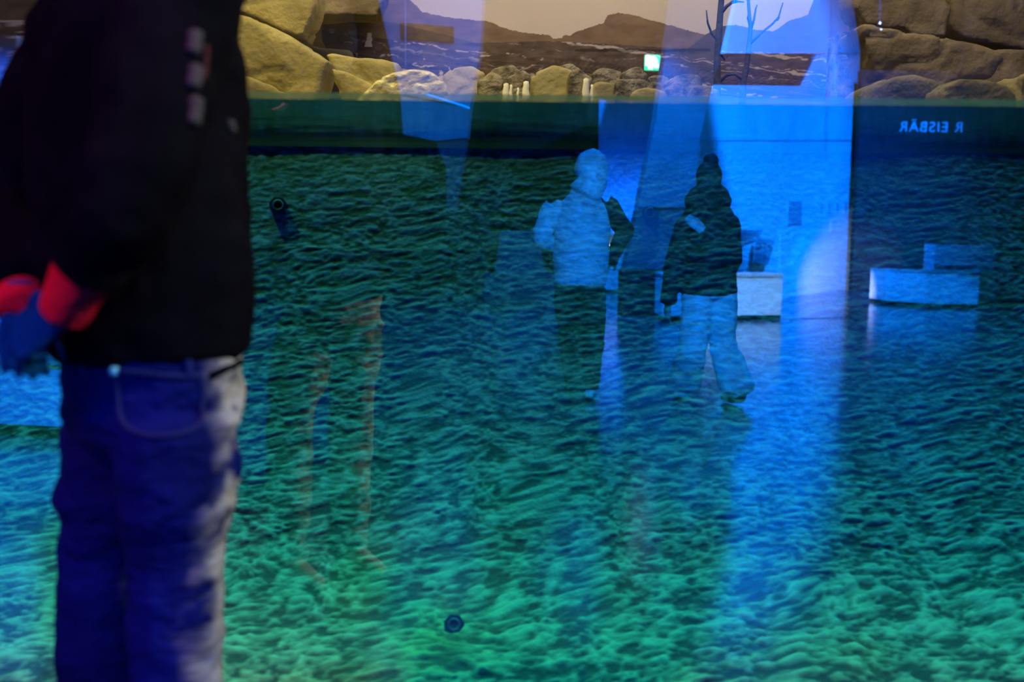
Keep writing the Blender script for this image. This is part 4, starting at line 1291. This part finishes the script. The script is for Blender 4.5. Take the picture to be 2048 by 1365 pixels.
keep(obj('sign_board', box_bm((i0.x + 0.1, i0.y - 0.03, zi - 0.45), (i0.x + 1.35, i0.y + 0.03, zi - 0.02), 0.005), M['ice_dark']), tI)

# exit sign hanging from the ceiling
xc = V(1305, 125, 19)
tX = empty('exit_sign', xc, 'small glowing green and white exit sign with running figure', 'sign')
hw, hh = 15 * 19 / FPX, 14.5 * 19 / FPX
keep(obj('lamp_box', box_bm((xc.x - hw, xc.y - 0.06, xc.z - hh), (xc.x + hw, xc.y, xc.z + hh), 0.01), M['exit_green']), tX)
def pict(pts, name):
    return keep(obj(name, prism_bm([Vector((xc.x + a * hw, xc.y + 0.004, xc.z + b * hh)) for a, b in pts], (0, 0.012, 0)), M['exit_white']), tX)
pict([(-0.92, -0.45), (-0.3, -0.45), (-0.3, 0.92), (-0.92, 0.92)], 'door_symbol')
pict([(-0.28, -0.2), (0.5, -0.2), (0.7, 0.2), (0.35, 0.8), (-0.28, 0.85)], 'figure_symbol')
pict([(-0.55, -0.9), (0.0, -0.9), (0.15, -0.22), (-0.5, -0.47)], 'figure_symbol')
pict([(0.25, -0.72), (0.72, -0.7), (0.85, -0.22), (0.25, -0.22)], 'figure_symbol')
for sx_ in (-0.6, 0.6):
    keep(obj('hanger', box_bm((xc.x + sx_ * hw - 0.008, xc.y - 0.04, xc.z + hh), (xc.x + sx_ * hw + 0.008, xc.y - 0.025, 9.2)), M['dark_wall']), tX)

# lettering on a hall wall, and two ceiling pin lamps
def text_mesh(s, size, m, name, center, bold=0.0):
    cu = bpy.data.curves.new(name, 'FONT')
    cu.body, cu.size, cu.extrude, cu.align_x = s, size, 0.01, 'CENTER'
    cu.offset = bold
    cu.space_character = 1.15
    o = bpy.data.objects.new(name, cu)
    COL.objects.link(o)
    dg = bpy.context.evaluated_depsgraph_get()
    me = bpy.data.meshes.new_from_object(o.evaluated_get(dg), depsgraph=dg)
    bpy.data.objects.remove(o)
    # text faces the pane (+y): its own x runs towards -x
    for v_ in me.vertices:
        x, y, z = v_.co
        v_.co = (center.x - x, center.y + z, center.z + y)
    me.flip_normals() if False else None
    return link(name, me, m)

wt = V(1880, 262, 24)
twl = empty('title_wall', Vector((wt.x, wt.y - 0.3, 0)), 'dark hall panel with faint pale lettering at the right', 'display wall')
keep(obj('panel', box_bm((wt.x - 1.9, wt.y - 0.3, 0), (wt.x + 3.2, wt.y - 0.02, 5.2), 0.01), M['dark_wall']), twl)
keep(text_mesh('R EISBÄR', 0.34, M['lettering'], 'lettering', V(1862, 264, 24)), twl)
spot('hall_spot_lettering', wt + Vector((0, 4, 5)), wt, 26, 26, (0.0, 0.4, 1.0), 0.03)
for k, (x, y, s_) in enumerate(((1760, 46, 0.020), (1762, 59, 0.013))):
    p = V(x, y, 18)
    t = empty('pin_lamp', p, ('upper' if k == 0 else 'lower') + ' tiny white pin lamp hanging in front of the right cliff reflection', 'lamp')
    bm = bmesh.new(); ball(bm, p, s_, s_, s_, None, 12)
    keep(obj('bulb', bm, M['led_dot'], None, True), t)
    bm = bmesh.new(); limb(bm, [p + up * s_ - Vector((0.03 * k, 0.05 * k, 0)), Vector((p.x - 0.03 * k, p.y - 0.05 * k, 9.2))], [0.004, 0.004], (0, 1, 0), 1, 1, 6)
    keep(obj('cord', bm, M['black_screen']), t)
